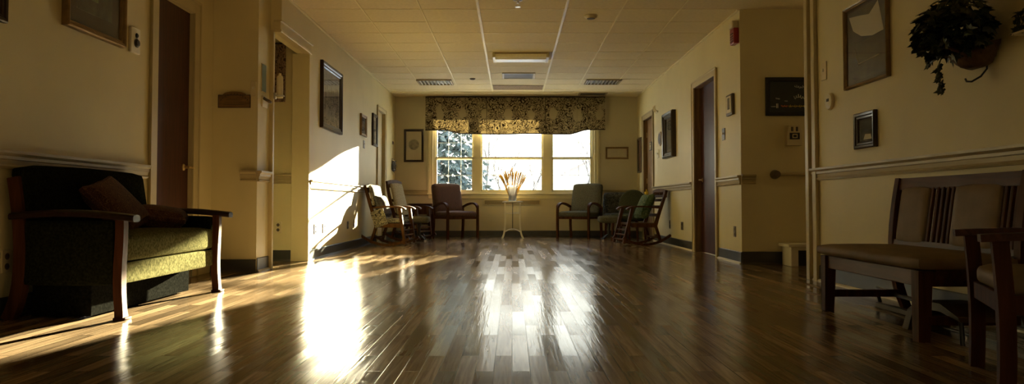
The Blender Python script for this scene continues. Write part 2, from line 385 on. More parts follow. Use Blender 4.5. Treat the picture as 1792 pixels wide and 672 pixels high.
# ------------------------------------------------------------------ mesh helpers
class MB:
    def __init__(s): s.bm = bmesh.new()
    def box(s, x0, x1, y0, y1, z0, z1, bev=0.0, mtx=None):
        b = bmesh.new()
        bmesh.ops.create_cube(b, size=1.0)
        bmesh.ops.scale(b, vec=(x1 - x0, y1 - y0, z1 - z0), verts=b.verts)
        bmesh.ops.translate(b, vec=((x0 + x1) / 2, (y0 + y1) / 2, (z0 + z1) / 2), verts=b.verts)
        if bev: bmesh.ops.bevel(b, geom=list(b.edges), offset=bev, segments=2, profile=0.5, affect='EDGES')
        s._join(b, mtx); return s
    def _join(s, b, mtx=None):
        if mtx is not None: bmesh.ops.transform(b, matrix=mtx, verts=b.verts)
        me = bpy.data.meshes.new('tmp'); b.to_mesh(me); b.free()
        s.bm.from_mesh(me); bpy.data.meshes.remove(me)
    def tube(s, pts, r, n=10, flat=1.0, up=None):
        pts = [Vector(p) for p in pts]
        rs = r if isinstance(r, (list, tuple)) else [r] * len(pts)
        rings = []; ref = Vector(up) if up else None
        for i, p in enumerate(pts):
            t = (pts[min(i + 1, len(pts) - 1)] - pts[max(i - 1, 0)]).normalized()
            if ref is None:
                ref = Vector((0, 0, 1)) if abs(t.z) < 0.9 else Vector((1, 0, 0))
            a = t.cross(ref)
            if a.length < 1e-4: a = t.cross(Vector((0.3, 1, 0.2)))
            a.normalize(); bb = a.cross(t).normalized(); ref = bb
            rings.append([s.bm.verts.new(p + a * math.cos(2 * PI * k / n) * rs[i] + bb * math.sin(2 * PI * k / n) * rs[i] * flat) for k in range(n)])
        for i in range(len(rings) - 1):
            for k in range(n):
                s.bm.faces.new((rings[i][k], rings[i][(k + 1) % n], rings[i + 1][(k + 1) % n], rings[i + 1][k]))
        s.bm.faces.new(rings[0][::-1]); s.bm.faces.new(rings[-1]); return s
    def bar(s, pts, w, h, side=(1, 0, 0)):
        """rectangular section swept along pts; w is measured along `side`"""
        pts = [Vector(p) for p in pts]; side = Vector(side).normalized(); rings = []
        ws = w if isinstance(w, (list, tuple)) else [w] * len(pts)
        hs = h if isinstance(h, (list, tuple)) else [h] * len(pts)
        for i, p in enumerate(pts):
            t = (pts[min(i + 1, len(pts) - 1)] - pts[max(i - 1, 0)]).normalized()
            nrm = t.cross(side).normalized()
            rings.append([s.bm.verts.new(p + side * a * ws[i] / 2 + nrm * b * hs[i] / 2) for a, b in ((-1, -1), (1, -1), (1, 1), (-1, 1))])
        for i in range(len(rings) - 1):
            for k in range(4):
                s.bm.faces.new((rings[i][k], rings[i][(k + 1) % 4], rings[i + 1][(k + 1) % 4], rings[i + 1][k]))
        s.bm.faces.new(rings[0][::-1]); s.bm.faces.new(rings[-1]); return s
    def lathe(s, prof, c=(0, 0, 0), n=24, axis='z', mtx=None):
        b = bmesh.new(); rings = []
        for r, z in prof:
            rings.append([b.verts.new((r * math.cos(2 * PI * k / n), r * math.sin(2 * PI * k / n), z)) for k in range(n)])
        for i in range(len(rings) - 1):
            for k in range(n): b.faces.new((rings[i][k], rings[i][(k + 1) % n], rings[i + 1][(k + 1) % n], rings[i + 1][k]))
        b.faces.new(rings[0][::-1]); b.faces.new(rings[-1])
        m = Matrix.Translation(c)
        if axis == 'y': m = m @ Matrix.Rotation(R(90), 4, 'X')      # z -> -y : outward from a wall
        if axis == 'x': m = m @ Matrix.Rotation(R(90), 4, 'Y')
        if mtx is not None: m = mtx @ m
        s._join(b, m); return s
    def prism(s, poly, d0, d1, plane='xz'):
        """poly in the plane, extruded from d0 to d1 along the remaining axis"""
        def P(a, b, d): return {'xz': (a, d, b), 'xy': (a, b, d), 'yz': (d, a, b)}[plane]
        v0 = [s.bm.verts.new(P(a, b, d0)) for a, b in poly]; v1 = [s.bm.verts.new(P(a, b, d1)) for a, b in poly]
        s.bm.faces.new(v0); s.bm.faces.new(v1[::-1]); n = len(poly)
        for i in range(n): s.bm.faces.new((v0[i], v0[(i + 1) % n], v1[(i + 1) % n], v1[i]))
        return s
    def ring(s, w, h, prof, c=(0, 0, 0)):
        """picture-frame moulding: prof = closed list of (inset, y); frame stands in xz, centred"""
        loops = []
        for ins, y in prof:
            a, b = w / 2 - ins, h / 2 - ins
            loops.append([s.bm.verts.new((c[0] + sx * a, c[1] + y, c[2] + sz * b)) for sx, sz in ((-1, -1), (1, -1), (1, 1), (-1, 1))])
        n = len(loops)
        for i in range(n):
            for k in range(4): s.bm.faces.new((loops[i][k], loops[i][(k + 1) % 4], loops[(i + 1) % n][(k + 1) % 4], loops[(i + 1) % n][k]))
        return s
    def cushion(s, w, d, h, r=0.03, puff=0.0, mtx=None, n=10, pinch=0.0):
        """soft box centred on the origin: rounded corners, bulging faces"""
        b = bmesh.new(); bmesh.ops.create_cube(b, size=2.0)
        bmesh.ops.subdivide_edges(b, edges=list(b.edges), cuts=n, use_grid_fill=True)
        for v in b.verts:
            u = Vector(v.co); p = Vector((u.x * w / 2, u.y * d / 2, u.z * h / 2))
            inner = Vector((max(-w / 2 + r, min(w / 2 - r, p.x)), max(-d / 2 + r, min(d / 2 - r, p.y)), max(-h / 2 + r, min(h / 2 - r, p.z))))
            q = p - inner
            if q.length > 1e-6: p = inner + q.normalized() * r
            fx, fy, fz = 1 - u.x ** 2, 1 - u.y ** 2, 1 - u.z ** 2
            if pinch:                                    # throw-pillow: thin at the rim, corners drawn out
                k = max(0.0, (1 - abs(u.x) ** 3) * (1 - abs(u.y) ** 3)) ** 0.5
                p.z *= (pinch + (1 - pinch) * k)
                p.x *= 1 - 0.10 * fy * abs(u.x); p.y *= 1 - 0.10 * fx * abs(u.y)
            p.z += math.copysign(puff * fx * fy, u.z) * abs(u.z)
            p.y += math.copysign(puff * 0.5 * fx * fz, u.y) * abs(u.y) ** 3
            p.x += math.copysign(puff * 0.5 * fy * fz, u.x) * abs(u.x) ** 3
            v.co = p
        s._join(b, mtx); return s
    def build(s, name, mat, parent=None, smooth=True, angle=35):
        bmesh.ops.recalc_face_normals(s.bm, faces=s.bm.faces)
        me = bpy.data.meshes.new(name); s.bm.to_mesh(me); s.bm.free()
        me.materials.append(mat if not isinstance(mat, str) else M[mat])
        if smooth:
            for p in me.polygons: p.use_smooth = True
            try: me.set_sharp_from_angle(angle=R(angle))
            except Exception: pass
        o = bpy.data.objects.new(name, me); COL.objects.link(o)
        if parent is not None: o.parent = parent
        return o

def T(x=0, y=0, z=0, rx=0, ry=0, rz=0):
    return Matrix.Translation((x, y, z)) @ Matrix.Rotation(R(rz), 4, 'Z') @ Matrix.Rotation(R(ry), 4, 'Y') @ Matrix.Rotation(R(rx), 4, 'X')
def arc(f, n=10): return [f(i / (n - 1)) for i in range(n)]
def bez(p, n=12):
    p = [Vector(q) for q in p]
    def B(t):
        a = list(p)
        while len(a) > 1: a = [a[i].lerp(a[i + 1], t) for i in range(len(a) - 1)]
        return a[0]
    return [B(i / (n - 1)) for i in range(n)]
def thing(name, label, cat, loc=(0, 0, 0), rz=0, group=None):
    o = bpy.data.objects.new(name, None); COL.objects.link(o)
    o.empty_display_size = 0.1
    o.location = loc; o.rotation_euler = (0, 0, R(rz)); o['label'] = label; o['category'] = cat
    if group: o['group'] = group
    return o
def tag(o, label, cat, group=None, loc=None, rz=None):
    o['label'] = label; o['category'] = cat
    if group: o['group'] = group
    if loc is not None: o.location = loc
    if rz is not None: o.rotation_euler = (0, 0, R(rz))
    return o
def struct(name, mb, mat, parent=None, smooth=False):
    o = mb.build(name, mat, parent, smooth)
    if parent is None: o['kind'] = 'structure'
    return o
LEFT, RIGHT, BACK = 90, -90, 0          # facing of things fixed to the left, right and end walls
XL, XR, YB, ZC = -2.15, 2.30, 13.60, 2.57
XLN, XRN = -2.65, 2.40

# ------------------------------------------------------------------ the shell
struct('floor', MB().box(-5.2, 5.2, -4.2, 13.8, -0.1, 0.0), 'floor')
struct('ceiling', MB().box(-5.2, 5.2, -4.2, 13.8, ZC, ZC + 0.1), 'ceiling')
WX0, WX1, WZ0, WZ1 = -1.46, 1.52, 0.80, 2.22
struct('wall_back', MB().box(-5.2, WX0, YB, YB + 0.15, 0, ZC).box(WX1, 5.2, YB, YB + 0.15, 0, ZC)
       .box(WX0, WX1, YB, YB + 0.15, 0, WZ0).box(WX0, WX1, YB, YB + 0.15, WZ1, ZC), 'wall_back')
# far left wall with the tan door, its header over the left corridor
struct('wall_left', MB().box(XL - 0.12, XL, 7.85, 11.83, 0, ZC).box(XL - 0.12, XL, 12.50, YB, 0, ZC).box(XL - 0.12, XL, 11.83, 12.50, 2.12, ZC)
       .box(-2.27, XL, 6.88, 7.85, 2.19, ZC), 'wall')
struct('wall_left_corridor', MB().box(-5.2, XL - 0.12, 7.85, 7.97, 0, ZC), 'wall')
struct('wall_left_pier', MB().box(-5.2, -2.25, 6.55, 6.88, 0, ZC), 'wall')
struct('wall_left_near', MB().box(XLN - 0.12, XLN, -4.2, 5.50, 0, ZC).box(XLN - 0.12, XLN, 6.14, 6.55, 0, ZC).box(XLN - 0.12, XLN, 5.50, 6.14, 2.19, ZC), 'wall')
struct('wall_left_end', MB().box(-5.2, -5.08, 6.88, 7.85, 0, ZC), 'wall')
struct('wall_right', MB().box(XR, XR + 0.12, 7.45, 8.36, 0, ZC).box(XR, XR + 0.12, 9.33, 12.08, 0, ZC).box(XR, XR + 0.12, 12.93, YB, 0, ZC)
       .box(XR, XR + 0.12, 8.36, 9.33, 2.06, ZC).box(XR, XR + 0.12, 12.08, 12.93, 2.06, ZC), 'wall')
struct('wall_right_corridor', MB().box(XR + 0.12, 5.2, 7.45, 7.57, 0, ZC), 'wall')
struct('wall_right_near', MB().box(XRN, XRN + 0.14, -4.2, 5.95, 0, ZC).box(XRN + 0.14, 5.2, 5.81, 5.95, 0, ZC), 'wall')
struct('wall_right_end', MB().box(5.08, 5.2, 5.95, 7.45, 0, ZC), 'wall')
struct('wall_front', MB().box(-2.77, 2.54, -4.2, -4.05, 0, ZC), 'wall')

# ceiling grid of painted bars
g = MB()
for x, w in ((-1.515, 0.012), (-0.92, 0.014), (-0.34, 0.026), (0.542, 0.026), (1.11, 0.014), (1.70, 0.012)):
    g.box(x - w / 2, x + w / 2, -4.0, 12.95 if abs(x) < 0.6 else 12.2, ZC - 0.006, ZC)
for i in range(-21, 11):
    y = 7.45 + i * 0.525
    g.box(-2.13, 2.28, y - 0.0045, y + 0.0045, ZC - 0.004, ZC)
g.box(-2.15, -2.125, 7.0, 13.0, ZC - 0.012, ZC); g.box(2.275, 2.30, 7.45, 13.0, ZC - 0.012, ZC)
g.box(-2.15, 2.30, 12.96, 12.985, ZC - 0.012, ZC)
struct('trim_1', g, 'tbar')

# chair rails: three stepped mouldings on one board. runs in local x, outward = -y
def rail_mb(x0, x1, z=0.785, h=0.095):
    m = MB()
    m.prism([(0, z), (-0.018, z), (-0.022, z + 0.012), (-0.016, z + 0.022), (-0.020, z + 0.045), (-0.026, z + 0.05), (-0.026, z + 0.066),
             (-0.034, z + 0.072), (-0.042, z + 0.080), (-0.042, z + h), (0, z + h)], x0, x1, 'yz')
    return m
def rail(n, x, y, rz, length, z=0.785):
    o = struct('trim_%d' % n, rail_mb(0, length, z), 'rail'); o.location = (x, y, 0); o.rotation_euler = (0, 0, R(rz))
rail(2, XLN, -4.0, LEFT, 9.37)
rail(3, XL, 7.86, LEFT, 3.0, 0.765)
rail(4, -2.15, YB, BACK, 0.61, 0.765)
rail(5, 1.62, YB, BACK, 0.68, 0.765)
rail(6, XR, 12.03, RIGHT, 2.58, 0.785)
rail(7, XR, 8.27, RIGHT, 0.82, 0.795)
rail(8, XRN, 5.93, RIGHT, 9.8, 0.785)
# left pier: rail wraps the corner
rail(9, -2.25, 6.55, LEFT, 0.30, 0.80)
rail(10, -2.39, 6.55, BACK, 0.14, 0.80)
rail(11, -2.62, 7.85, BACK, 0.30, 0.815)
rail(12, XR, 7.45, BACK, 0.14, 0.80)

def baseb(name, x, y, rz, length, h=0.115, shoe=False):
    o = struct(name, MB().prism([(0, 0), (-0.016, 0), (-0.012, 0.012), (-0.009, 0.02), (-0.009, h - 0.006), (-0.004, h), (0, h)], 0, length, 'yz'), 'base')
    o.location = (x, y, 0); o.rotation_euler = (0, 0, R(rz))
    if shoe:
        s = struct(name + '_shoe', MB().prism([(-0.009, 0), (-0.026, 0), (-0.024, 0.010), (-0.016, 0.018), (-0.009, 0.020)], 0, length, 'yz'), 'shoe', o)
baseb('baseboard_left', XL, 7.88, LEFT, 3.87)
baseb('baseboard_left_far', XL, 12.58, LEFT, 1.02)
baseb('baseboard_left_near', XLN, -4.0, LEFT, 9.40)
baseb('baseboard_left_jog', -2.65, 6.55, BACK, 0.40)
baseb('baseboard_left_pier', -2.25, 6.56, LEFT, 0.30, 0.125, True)
baseb('baseboard_left_corridor', -5.0, 7.85, BACK, 2.69)
baseb('baseboard_back', -2.15, YB, BACK, 4.45)
baseb('baseboard_right', XR, 12.00, RIGHT, 2.57, 0.12, True)
baseb('baseboard_right_far', XR, 13.59, RIGHT, 0.58)
baseb('baseboard_right_pier', XR, 8.27, RIGHT, 0.82, 0.12, True)
baseb('baseboard_right_corridor', XR, 7.45, BACK, 2.6, 0.125)
baseb('baseboard_right_near', XRN, 5.93, RIGHT, 9.9, 0.125, True)

# cased opening of the left corridor: slim post, head and far pilaster
struct('trim_13', MB().box(-2.255, -2.215, 6.86, 6.905, 0, 2.22, 0.006), 'trim')
o = struct('trim_14', MB().box(-2.32, -2.135, 7.80, 7.858, 0, 2.19, 0.004), 'wall')
struct('trim_15', MB().box(-2.20, -2.125, 6.80, 7.86, 2.185, 2.215, 0.004).box(-2.20, -2.135, 6.80, 7.86, 2.215, 2.285, 0.003).box(-2.20, -2.120, 6.80, 7.88, 2.285, 2.30, 0.003), 'trim')
# corner mouldings of the near right wall, floor to ceiling
struct('trim_16', MB().box(2.355, 2.40, 5.90, 5.965, 0, ZC, 0.006).box(2.37, 2.40, 5.80, 5.87, 0, ZC, 0.006).box(2.385, 2.40, 5.87, 5.90, 0, ZC), 'trim')

# ------------------------------------------------------------------ window
w = MB()
D0, D1 = YB + 0.02, YB + 0.12
zt, zb = WZ1, WZ0
w.box(WX0, WX0 + 0.05, D0, D1, zb, zt).box(WX1 - 0.05, WX1, D0, D1, zb, zt).box(WX0, WX1, D0, D1, zt - 0.04, zt).box(WX0, WX1, D0, D1, zb, zb + 0.03)
w.box(-0.705, -0.575, D0 - 0.01, D1, zb, zt).box(0.575, 0.725, D0 - 0.01, D1, zb, zt)
# side casing, sill and apron
for sx, x in ((-1, WX0), (1, WX1)):
    a, b = (x - 0.085, x + 0.012) if sx < 0 else (x - 0.012, x + 0.085)
    w.box(a, b, YB - 0.022, YB + 0.02, 0.79, 2.26, 0.004)
    c = a + 0.02 if sx < 0 else b - 0.045
    w.box(c, c + 0.025, YB - 0.034, YB - 0.02, 0.79, 2.26, 0.003)
w.box(WX0 - 0.09, WX1 + 0.09, YB - 0.055, YB + 0.02, 0.772, 0.80, 0.006).box(WX0 - 0.07, WX1 + 0.07, YB - 0.02, YB + 0.0, 0.70, 0.772, 0.004)
window = struct('window_1', w, 'win')
def sash(x0, x1, z0, z1, y, xs, zs):
    s = MB(); t = 0.032
    s.box(x0, x0 + t, y, y + 0.035, z0, z1, 0.003).box(x1 - t, x1, y, y + 0.035, z0, z1, 0.003).box(x0, x1, y, y + 0.035, z0, z0 + t, 0.003).box(x0, x1, y, y + 0.035, z1 - t, z1, 0.003)
    so = s.build('sash', M['win'], window, False)
    MB().box(x0 + t, x1 - t, y + 0.014, y + 0.019, z0 + t, z1 - t).build('pane', M['glass'], so, False)
    k = MB()
    for x in xs: k.box(x - 0.004, x + 0.004, y + 0.020, y + 0.026, z0 + t, z1 - t)
    for z in zs: k.box(x0 + t, x1 - t, y + 0.020, y + 0.026, z - 0.004, z + 0.004)
    k.build('muntin_grid', M['muntin'], so, False)
zm = 1.43
for x0, x1, xs in ((-1.41, -0.705, (-1.17, -0.94)), (-0.575, 0.575, (-0.335, 0.335)), (0.725, 1.47, (0.97, 1.225))):
    sash(x0, x1, zm - 0.015, 2.20, YB + 0.075, xs, (1.73,))
    sash(x0, x1, 0.83, zm + 0.035, YB + 0.035, xs, (1.13,))

# valance: stiff printed cloth with a dropped wavy hem, hung on a board
val = thing('window_valance', 'long tan printed fabric valance with wavy hem across the window top', 'valance', (0.06, YB, 0))
VX0, VX1, VY = -1.635, 1.635, -0.125
def hem_z(x):
    t = abs(x)
    k = max(0.0, min(1.0, (t - 0.95) / 0.38)); k = k * k * (3 - 2 * k)
    return 1.875 + 0.075 * k + 0.006 * math.sin(x * 5)
m = MB(); nx = 132; rows = 10; grid = []
for i in range(nx + 1):
    x = VX0 + (VX1 - VX0) * i / nx
    colm = []
    for j in range(rows + 1):
        z0 = hem_z(x); z = z0 + (2.545 - z0) * j / rows
        pleat = 0.0
        for px in (-1.13, -0.52, 0.0, 0.55, 1.14):
            pleat += 0.010 * math.exp(-((x - px) / 0.012) ** 2)
        y = VY + pleat - 0.006 * math.sin(x * 7 + 1) * (1 - j / rows)
        colm.append(m.bm.verts.new((x, y, z)))
    grid.append(colm)
for i in range(nx):
    for j in range(rows): m.bm.faces.new((grid[i][j], grid[i + 1][j], grid[i + 1][j + 1], grid[i][j + 1]))
for col_ in (grid[0], grid[-1]):
    prev = None
    back = [m.bm.verts.new((v.co.x, -0.036, v.co.z)) for v in col_]
    for j in range(rows): m.bm.faces.new((col_[j], back[j], back[j + 1], col_[j + 1]))
vf = m.build('valance_cloth', M['valance'], val)
sol = vf.modifiers.new('thickness', 'SOLIDIFY'); sol.thickness = 0.003
MB().box(VX0 + 0.006, VX1 - 0.006, VY + 0.014, 0.0, 2.525, 2.547, 0.003).build('mounting_board', M['rail'], val, False)
h = MB(); h.tube([(VX0 + (VX1 - VX0) * i / 120, VY - 0.004 - 0.006 * math.sin((VX0 + (VX1 - VX0) * i / 120) * 7 + 1), hem_z(VX0 + (VX1 - VX0) * i / 120)) for i in range(121)], 0.009, 8)
h.build('hem_cord', M['hem'], val)
h = MB(); h.tube([(VX0, VY - 0.004, 2.548), (VX1, VY - 0.004, 2.548)], 0.008, 8); h.build('top_cord', M['hem'], val)
for px in (-0.52, 0.55): MB().tube([(px, VY + 0.0035, hem_z(px)), (px, VY + 0.0035, 2.54)], 0.005, 6).build('seam_cord', M['hem'], val)

# long convector register under the sill
cv = thing('wall_register', 'long slotted heating register on the wall under the window', 'vent', (0.0, YB, 0.635))
MB().box(-0.52, 0.52, -0.03, 0.0, -0.045, 0.045, 0.004).build('casing', M['trim'], cv, False)
k = MB()
for i in range(3): k.box(-0.50, 0.50, -0.034, -0.028, -0.03 + i * 0.022, -0.018 + i * 0.022)
k.build('grille', M['vent_dark'], cv, False)

# ------------------------------------------------------------------ doors
def lever(parent, x, z, y, mat='brass', flip=1):
    m = MB().lathe([(0.028, 0), (0.028, 0.006), (0.020, 0.010), (0.012, 0.014), (0.010, 0.05), (0.004, 0.052)], (x, y, z), 16, 'y')
    m.tube([(x, y - 0.045, z), (x + flip * 0.03, y - 0.048, z), (x + flip * 0.075, y - 0.046, z - 0.003), (x + flip * 0.11, y - 0.040, z - 0.004)], [0.010, 0.009, 0.008, 0.006], 8)
    return m.build('door_handle', M[mat], parent)
def door(n, x, y, rz, width, height, leaf_mat, casing_mat, recess, handle_x, casing=0.07, jamb_mat='jamb', flip=1):
    """local x across the opening from 0 to width, outward -y; leaf sits `recess` behind the wall face"""
    d = MB().box(0.004, width - 0.004, recess, recess + 0.04, 0.006, height - 0.004, 0.002)
    o = struct('door_%d' % n, d, leaf_mat); o.location = (x, y, 0); o.rotation_euler = (0, 0, R(rz))
    j = MB().box(0, 0.006, 0.0, 0.119, 0, height).box(width - 0.006, width, 0, 0.119, 0, height).box(0.006, width - 0.006, 0, 0.119, height - 0.006, height)
    j.build('door_jamb', M[jamb_mat], o, False)
    c = MB().box(-casing, 0.004, -0.018, 0.0, 0, height + casing, 0.004).box(width - 0.004, width + casing, -0.018, 0, 0, height + casing, 0.004).box(0.004, width - 0.004, -0.018, 0, height - 0.004, height + casing, 0.004)
    c.box(-casing - 0.006, -casing + 0.014, -0.026, -0.016, 0, height + casing, 0.003).box(width + casing - 0.014, width + casing + 0.006, -0.026, -0.016, 0, height + casing, 0.003).box(-casing, width + casing, -0.026, -0.016, height + casing - 0.014, height + casing + 0.006, 0.003)
    c.build('door_casing', M[casing_mat], o, False)
    if handle_x is not None: lever(o, handle_x, 0.90 if n != 3 else 0.9, recess, 'brass', flip)
    k = MB()
    hx = 0.006 if (handle_x or 0) > width / 2 else width - 0.006
    for z in (0.25, 1.0, 1.8): k.tube([(hx, recess - 0.008, z - 0.045), (hx, recess - 0.008, z + 0.045)], 0.007, 8)
    k.build('hinge', M['brass'], o)
    return o
door(1, XLN, 5.50, LEFT, 0.64, 2.19, 'door', 'trim', 0.03, 0.55, 0.10, 'trim', 1)
door(2, XL, 11.83, LEFT, 0.67, 2.12, 'door_tan', 'trim', 0.04, 0.08, 0.06, 'trim')
door(3, XR, 9.33, RIGHT, 0.97, 2.06, 'door', 'trim', 0.075, 0.09, 0.075, 'jamb')
door(4, XR, 12.93, RIGHT, 0.85, 2.06, 'jamb', 'rail', 0.06, 0.80, 0.075, 'jamb', -1)

# ------------------------------------------------------------------ ceiling fittings
lt = thing('ceiling_light', 'surface mounted ceiling light with long wraparound lens above hall centre', 'ceiling light', (0.115, 9.78, ZC))
MB().box(-0.36, 0.36, -0.20, 0.20, -0.02, 0.0, 0.004).build('housing', M['grey_grille'], lt, False)
m = MB(); m.prism([(-0.19, -0.02), (-0.17, -0.055), (-0.10, -0.075), (0.10, -0.075), (0.17, -0.055), (0.19, -0.02)], -0.33, 0.33, 'yz'); m.build('lens', M['lens'], lt, False)
for x in (-0.35, 0.35): MB().box(x - 0.02, x + 0.02, -0.20, 0.20, -0.065, -0.0, 0.008).build('end_cap', M['trim'], lt, False)
def ceil_vent(label, x, y, w, d, nsl, group='ceiling air vents'):
    v = thing('ceiling_vent', label, 'vent', (x, y, ZC), 0, group)
    m = MB(); m.box(-w / 2, w / 2, -d / 2, -d / 2 + 0.03, -0.014, 0, 0.003).box(-w / 2, w / 2, d / 2 - 0.03, d / 2, -0.014, 0, 0.003).box(-w / 2, -w / 2 + 0.03, -d / 2 + 0.03, d / 2 - 0.03, -0.014, 0, 0.003).box(w / 2 - 0.03, w / 2, -d / 2 + 0.03, d / 2 - 0.03, -0.014, 0, 0.003)
    m.build('frame', M['grey_grille'], v, False)
    MB().box(-w / 2 + 0.03, w / 2 - 0.03, -d / 2 + 0.03, d / 2 - 0.03, -0.003, 0).build('backing', M['vent_dark'], v, False)
    s = MB()
    for i in range(nsl):
        yy = -d / 2 + 0.045 + (d - 0.09) * i / (nsl - 1)
        s.box(-w / 2 + 0.03, w / 2 - 0.03, yy - 0.008, yy + 0.008, -0.010, -0.008, 0, None)
    s.build('louvre', M['vent_dark'], v, False)
ceil_vent('square dark louvred ceiling vent behind the central ceiling light', 0.10, 11.33, 0.50, 0.50, 9)
ceil_vent('narrow ceiling vent close to the valance on the right', 1.44, 13.2, 0.50, 0.34, 6)
pn = thing('ceiling_panel', 'flat brown access panel in the ceiling in front of the valance', 'panel', (0.10, 12.47, ZC))
MB().box(-0.415, 0.415, -0.21, 0.21, -0.012, 0, 0.003).build('cover', M['jamb'], pn, False)
MB().box(-0.43, 0.43, -0.225, 0.225, -0.005, 0, 0.002).build('rim', M['rail'], pn, False)
def troffer(label, x, y, w=0.56, d=0.46):
    t = thing('louvre_light', label, 'ceiling light', (x, y, ZC), 0, 'recessed louvre lights')
    m = MB(); m.box(-w / 2, w / 2, -d / 2, -d / 2 + 0.025, -0.02, 0, 0.003).box(-w / 2, w / 2, d / 2 - 0.025, d / 2, -0.02, 0, 0.003).box(-w / 2, -w / 2 + 0.025, -d / 2, d / 2, -0.02, 0, 0.003).box(w / 2 - 0.025, w / 2, -d / 2, d / 2, -0.02, 0, 0.003)
    m.build('frame', M['grey_grille'], t, False)
    MB().box(-w / 2 + 0.025, w / 2 - 0.025, -d / 2 + 0.025, d / 2 - 0.025, -0.002, 0).build('backing', M['vent_dark'], t, False)
    s = MB()
    for i in range(9):
        xx = -w / 2 + 0.05 + (w - 0.10) * i / 8
        s.prism([(xx - 0.012, -0.004), (xx + 0.012, -0.004), (xx + 0.004, -0.022), (xx - 0.004, -0.022)], -d / 2 + 0.025, d / 2 - 0.025, 'xz')
    s.build('louvre', M['steel'], t, False)
troffer('recessed louvre ceiling light near the left wall end', -1.24, 11.92)
troffer('recessed louvre ceiling light near the right wall end', 1.46, 11.88)
sd = thing('smoke_detector', 'round white smoke detector on the ceiling right of centre', 'smoke detector', (0.825, 7.70, ZC), 0, 'round ceiling discs')
MB().lathe([(0.07, 0), (0.07, -0.012), (0.062, -0.022), (0.045, -0.034), (0.01, -0.036)], n=28).build('cover', M['plate'], sd)
MB().lathe([(0.045, -0.028), (0.048, -0.031), (0.040, -0.037)], n=28).build('grille', M['vent_dark'], sd)
s2 = thing('smoke_detector', 'small dark disc on the ceiling beside the left louvre light', 'smoke detector', (-0.62, 11.6, ZC), 0, 'round ceiling discs')
MB().lathe([(0.045, 0), (0.045, -0.008), (0.03, -0.02), (0.005, -0.021)], n=20).build('cover', M['vent_dark'], s2)
sp = thing('sprinkler_head', 'shiny chrome sprinkler head hanging from the ceiling at centre top', 'sprinkler', (0.056, 7.12, ZC))
MB().lathe([(0.045, 0), (0.045, -0.004), (0.02, -0.014), (0.012, -0.016), (0.012, -0.03)], n=24).build('escutcheon', M['steel'], sp)
k = MB()
for sx in (-1, 1): k.tube(bez([(sx * 0.010, 0, -0.03), (sx * 0.024, 0, -0.038), (sx * 0.018, 0, -0.06), (0, 0, -0.064)], 8), 0.003, 6)
k.lathe([(0.004, -0.062), (0.026, -0.064), (0.026, -0.067), (0.004, -0.068)], n=20)
k.build('deflector', M['steel'], sp)

# ------------------------------------------------------------------ things fixed to walls
def picture(label, w, h, loc, rz, frame='frame_dark', fw=0.04, dep=0.03, board='mat_cream', mw=0.06, art='art_dark', group='framed pictures', name='picture_frame', glass=True, accent=None):
    t = thing(name, label, 'picture', loc, rz, group)
    MB().ring(w, h, [(0, 0), (0, -dep * 0.8), (fw * 0.15, -dep), (fw * 0.45, -dep * 0.9), (fw * 0.6, -dep * 0.65), (fw * 0.85, -dep * 0.6), (fw, -dep * 0.4), (fw, 0)]).build('frame', M[frame], t, True, 20)
    a, b = w / 2 - fw, h / 2 - fw
    MB().box(-a, a, -dep * 0.22, -dep * 0.02, -b, b).build('mat_board', M[board], t, False)
    a -= mw; b -= mw
    if a > 0.005 and art:
        MB().box(-a, a, -dep * 0.30, -dep * 0.2, -b, b).build('print', M[art], t, False)
    if accent: accent(t, a, b, -dep * 0.30)
    if glass:
        a, b = w / 2 - fw, h / 2 - fw
        MB().box(-a, a, -dep * 0.40, -dep * 0.36, -b, b).build('glass', M['pic_glass'], t, False)
    return t
def acc_leaf(t, a, b, y):
    MB().box(-a * 0.75, a * 0.15, y - 0.001, y, -b * 0.50, b * 0.9).build('leaf_print', M['art_green'], t, False)
picture('dark matted picture with green print in bronze frame above the sofa', 0.66, 0.62, (XLN, 4.665, 1.965), LEFT, 'frame_gold', 0.045, 0.045, 'mat_dark', 0.09, 'art_dark', accent=acc_leaf)
picture('frame cut off at the far left edge of the photo', 0.34, 0.5, (XLN, 3.67, 1.79), LEFT, 'frame_dark', 0.04, 0.03, 'blue_paper', 0.03, 'art_grey')
def acc_lines(t, a, b, y):
    m = MB(); rnd = random.Random(3)
    for i in range(9):
        x = -a * 0.75 + 1.5 * a * i / 8
        m.tube([(x + rnd.uniform(-.01, .01), y - 0.001, -b * rnd.uniform(0.3, 0.75)), (x + rnd.uniform(-.02, .02), y - 0.001, 0), (x, y - 0.001, b * rnd.uniform(0.1, 0.6))], 0.003, 4)
    m.tube([(-a * 0.3, y - 0.001, b * 0.75), (a * 0.3, y - 0.001, b * 0.73)], 0.004, 4)
    m.build('pencil_lines', M['art_dark'], t)
picture('tall dark framed grey drawing on the sunlit left wall', 0.97, 0.76, (XL, 8.765, 1.84), LEFT, 'frame_dark', 0.07, 0.04, 'art_grey', 0.03, 'art_grey', accent=acc_lines)
picture('small narrow frame with two panes beside the tan door side', 0.40, 0.31, (XL, 10.66, 1.73), LEFT, 'frame_gold', 0.04, 0.03, 'mat_dark', 0.05, 'mat_grey')
picture('dark frame with pale mat next to the tan door', 0.38, 0.50, (XL, 11.54, 1.75), LEFT, 'frame_dark', 0.045, 0.03, 'mat_cream', 0.06, 'mat_grey')
def acc_oval(t, a, b, y):
    m = MB(); m.lathe([(0.001, 0.0), (0.095, 0.0005), (0.09, 0.0016), (0.001, 0.002)], (0, y, 0.02), 28, 'y'); m.build('oval_seal', M['art_pale'], t)
picture('black framed print with round seal on the back wall left of window', 0.36, 0.60, (-1.80, YB, 1.67), BACK, 'frame_dark', 0.04, 0.03, 'mat_cream', 0.02, 'mat_cream', accent=acc_oval)
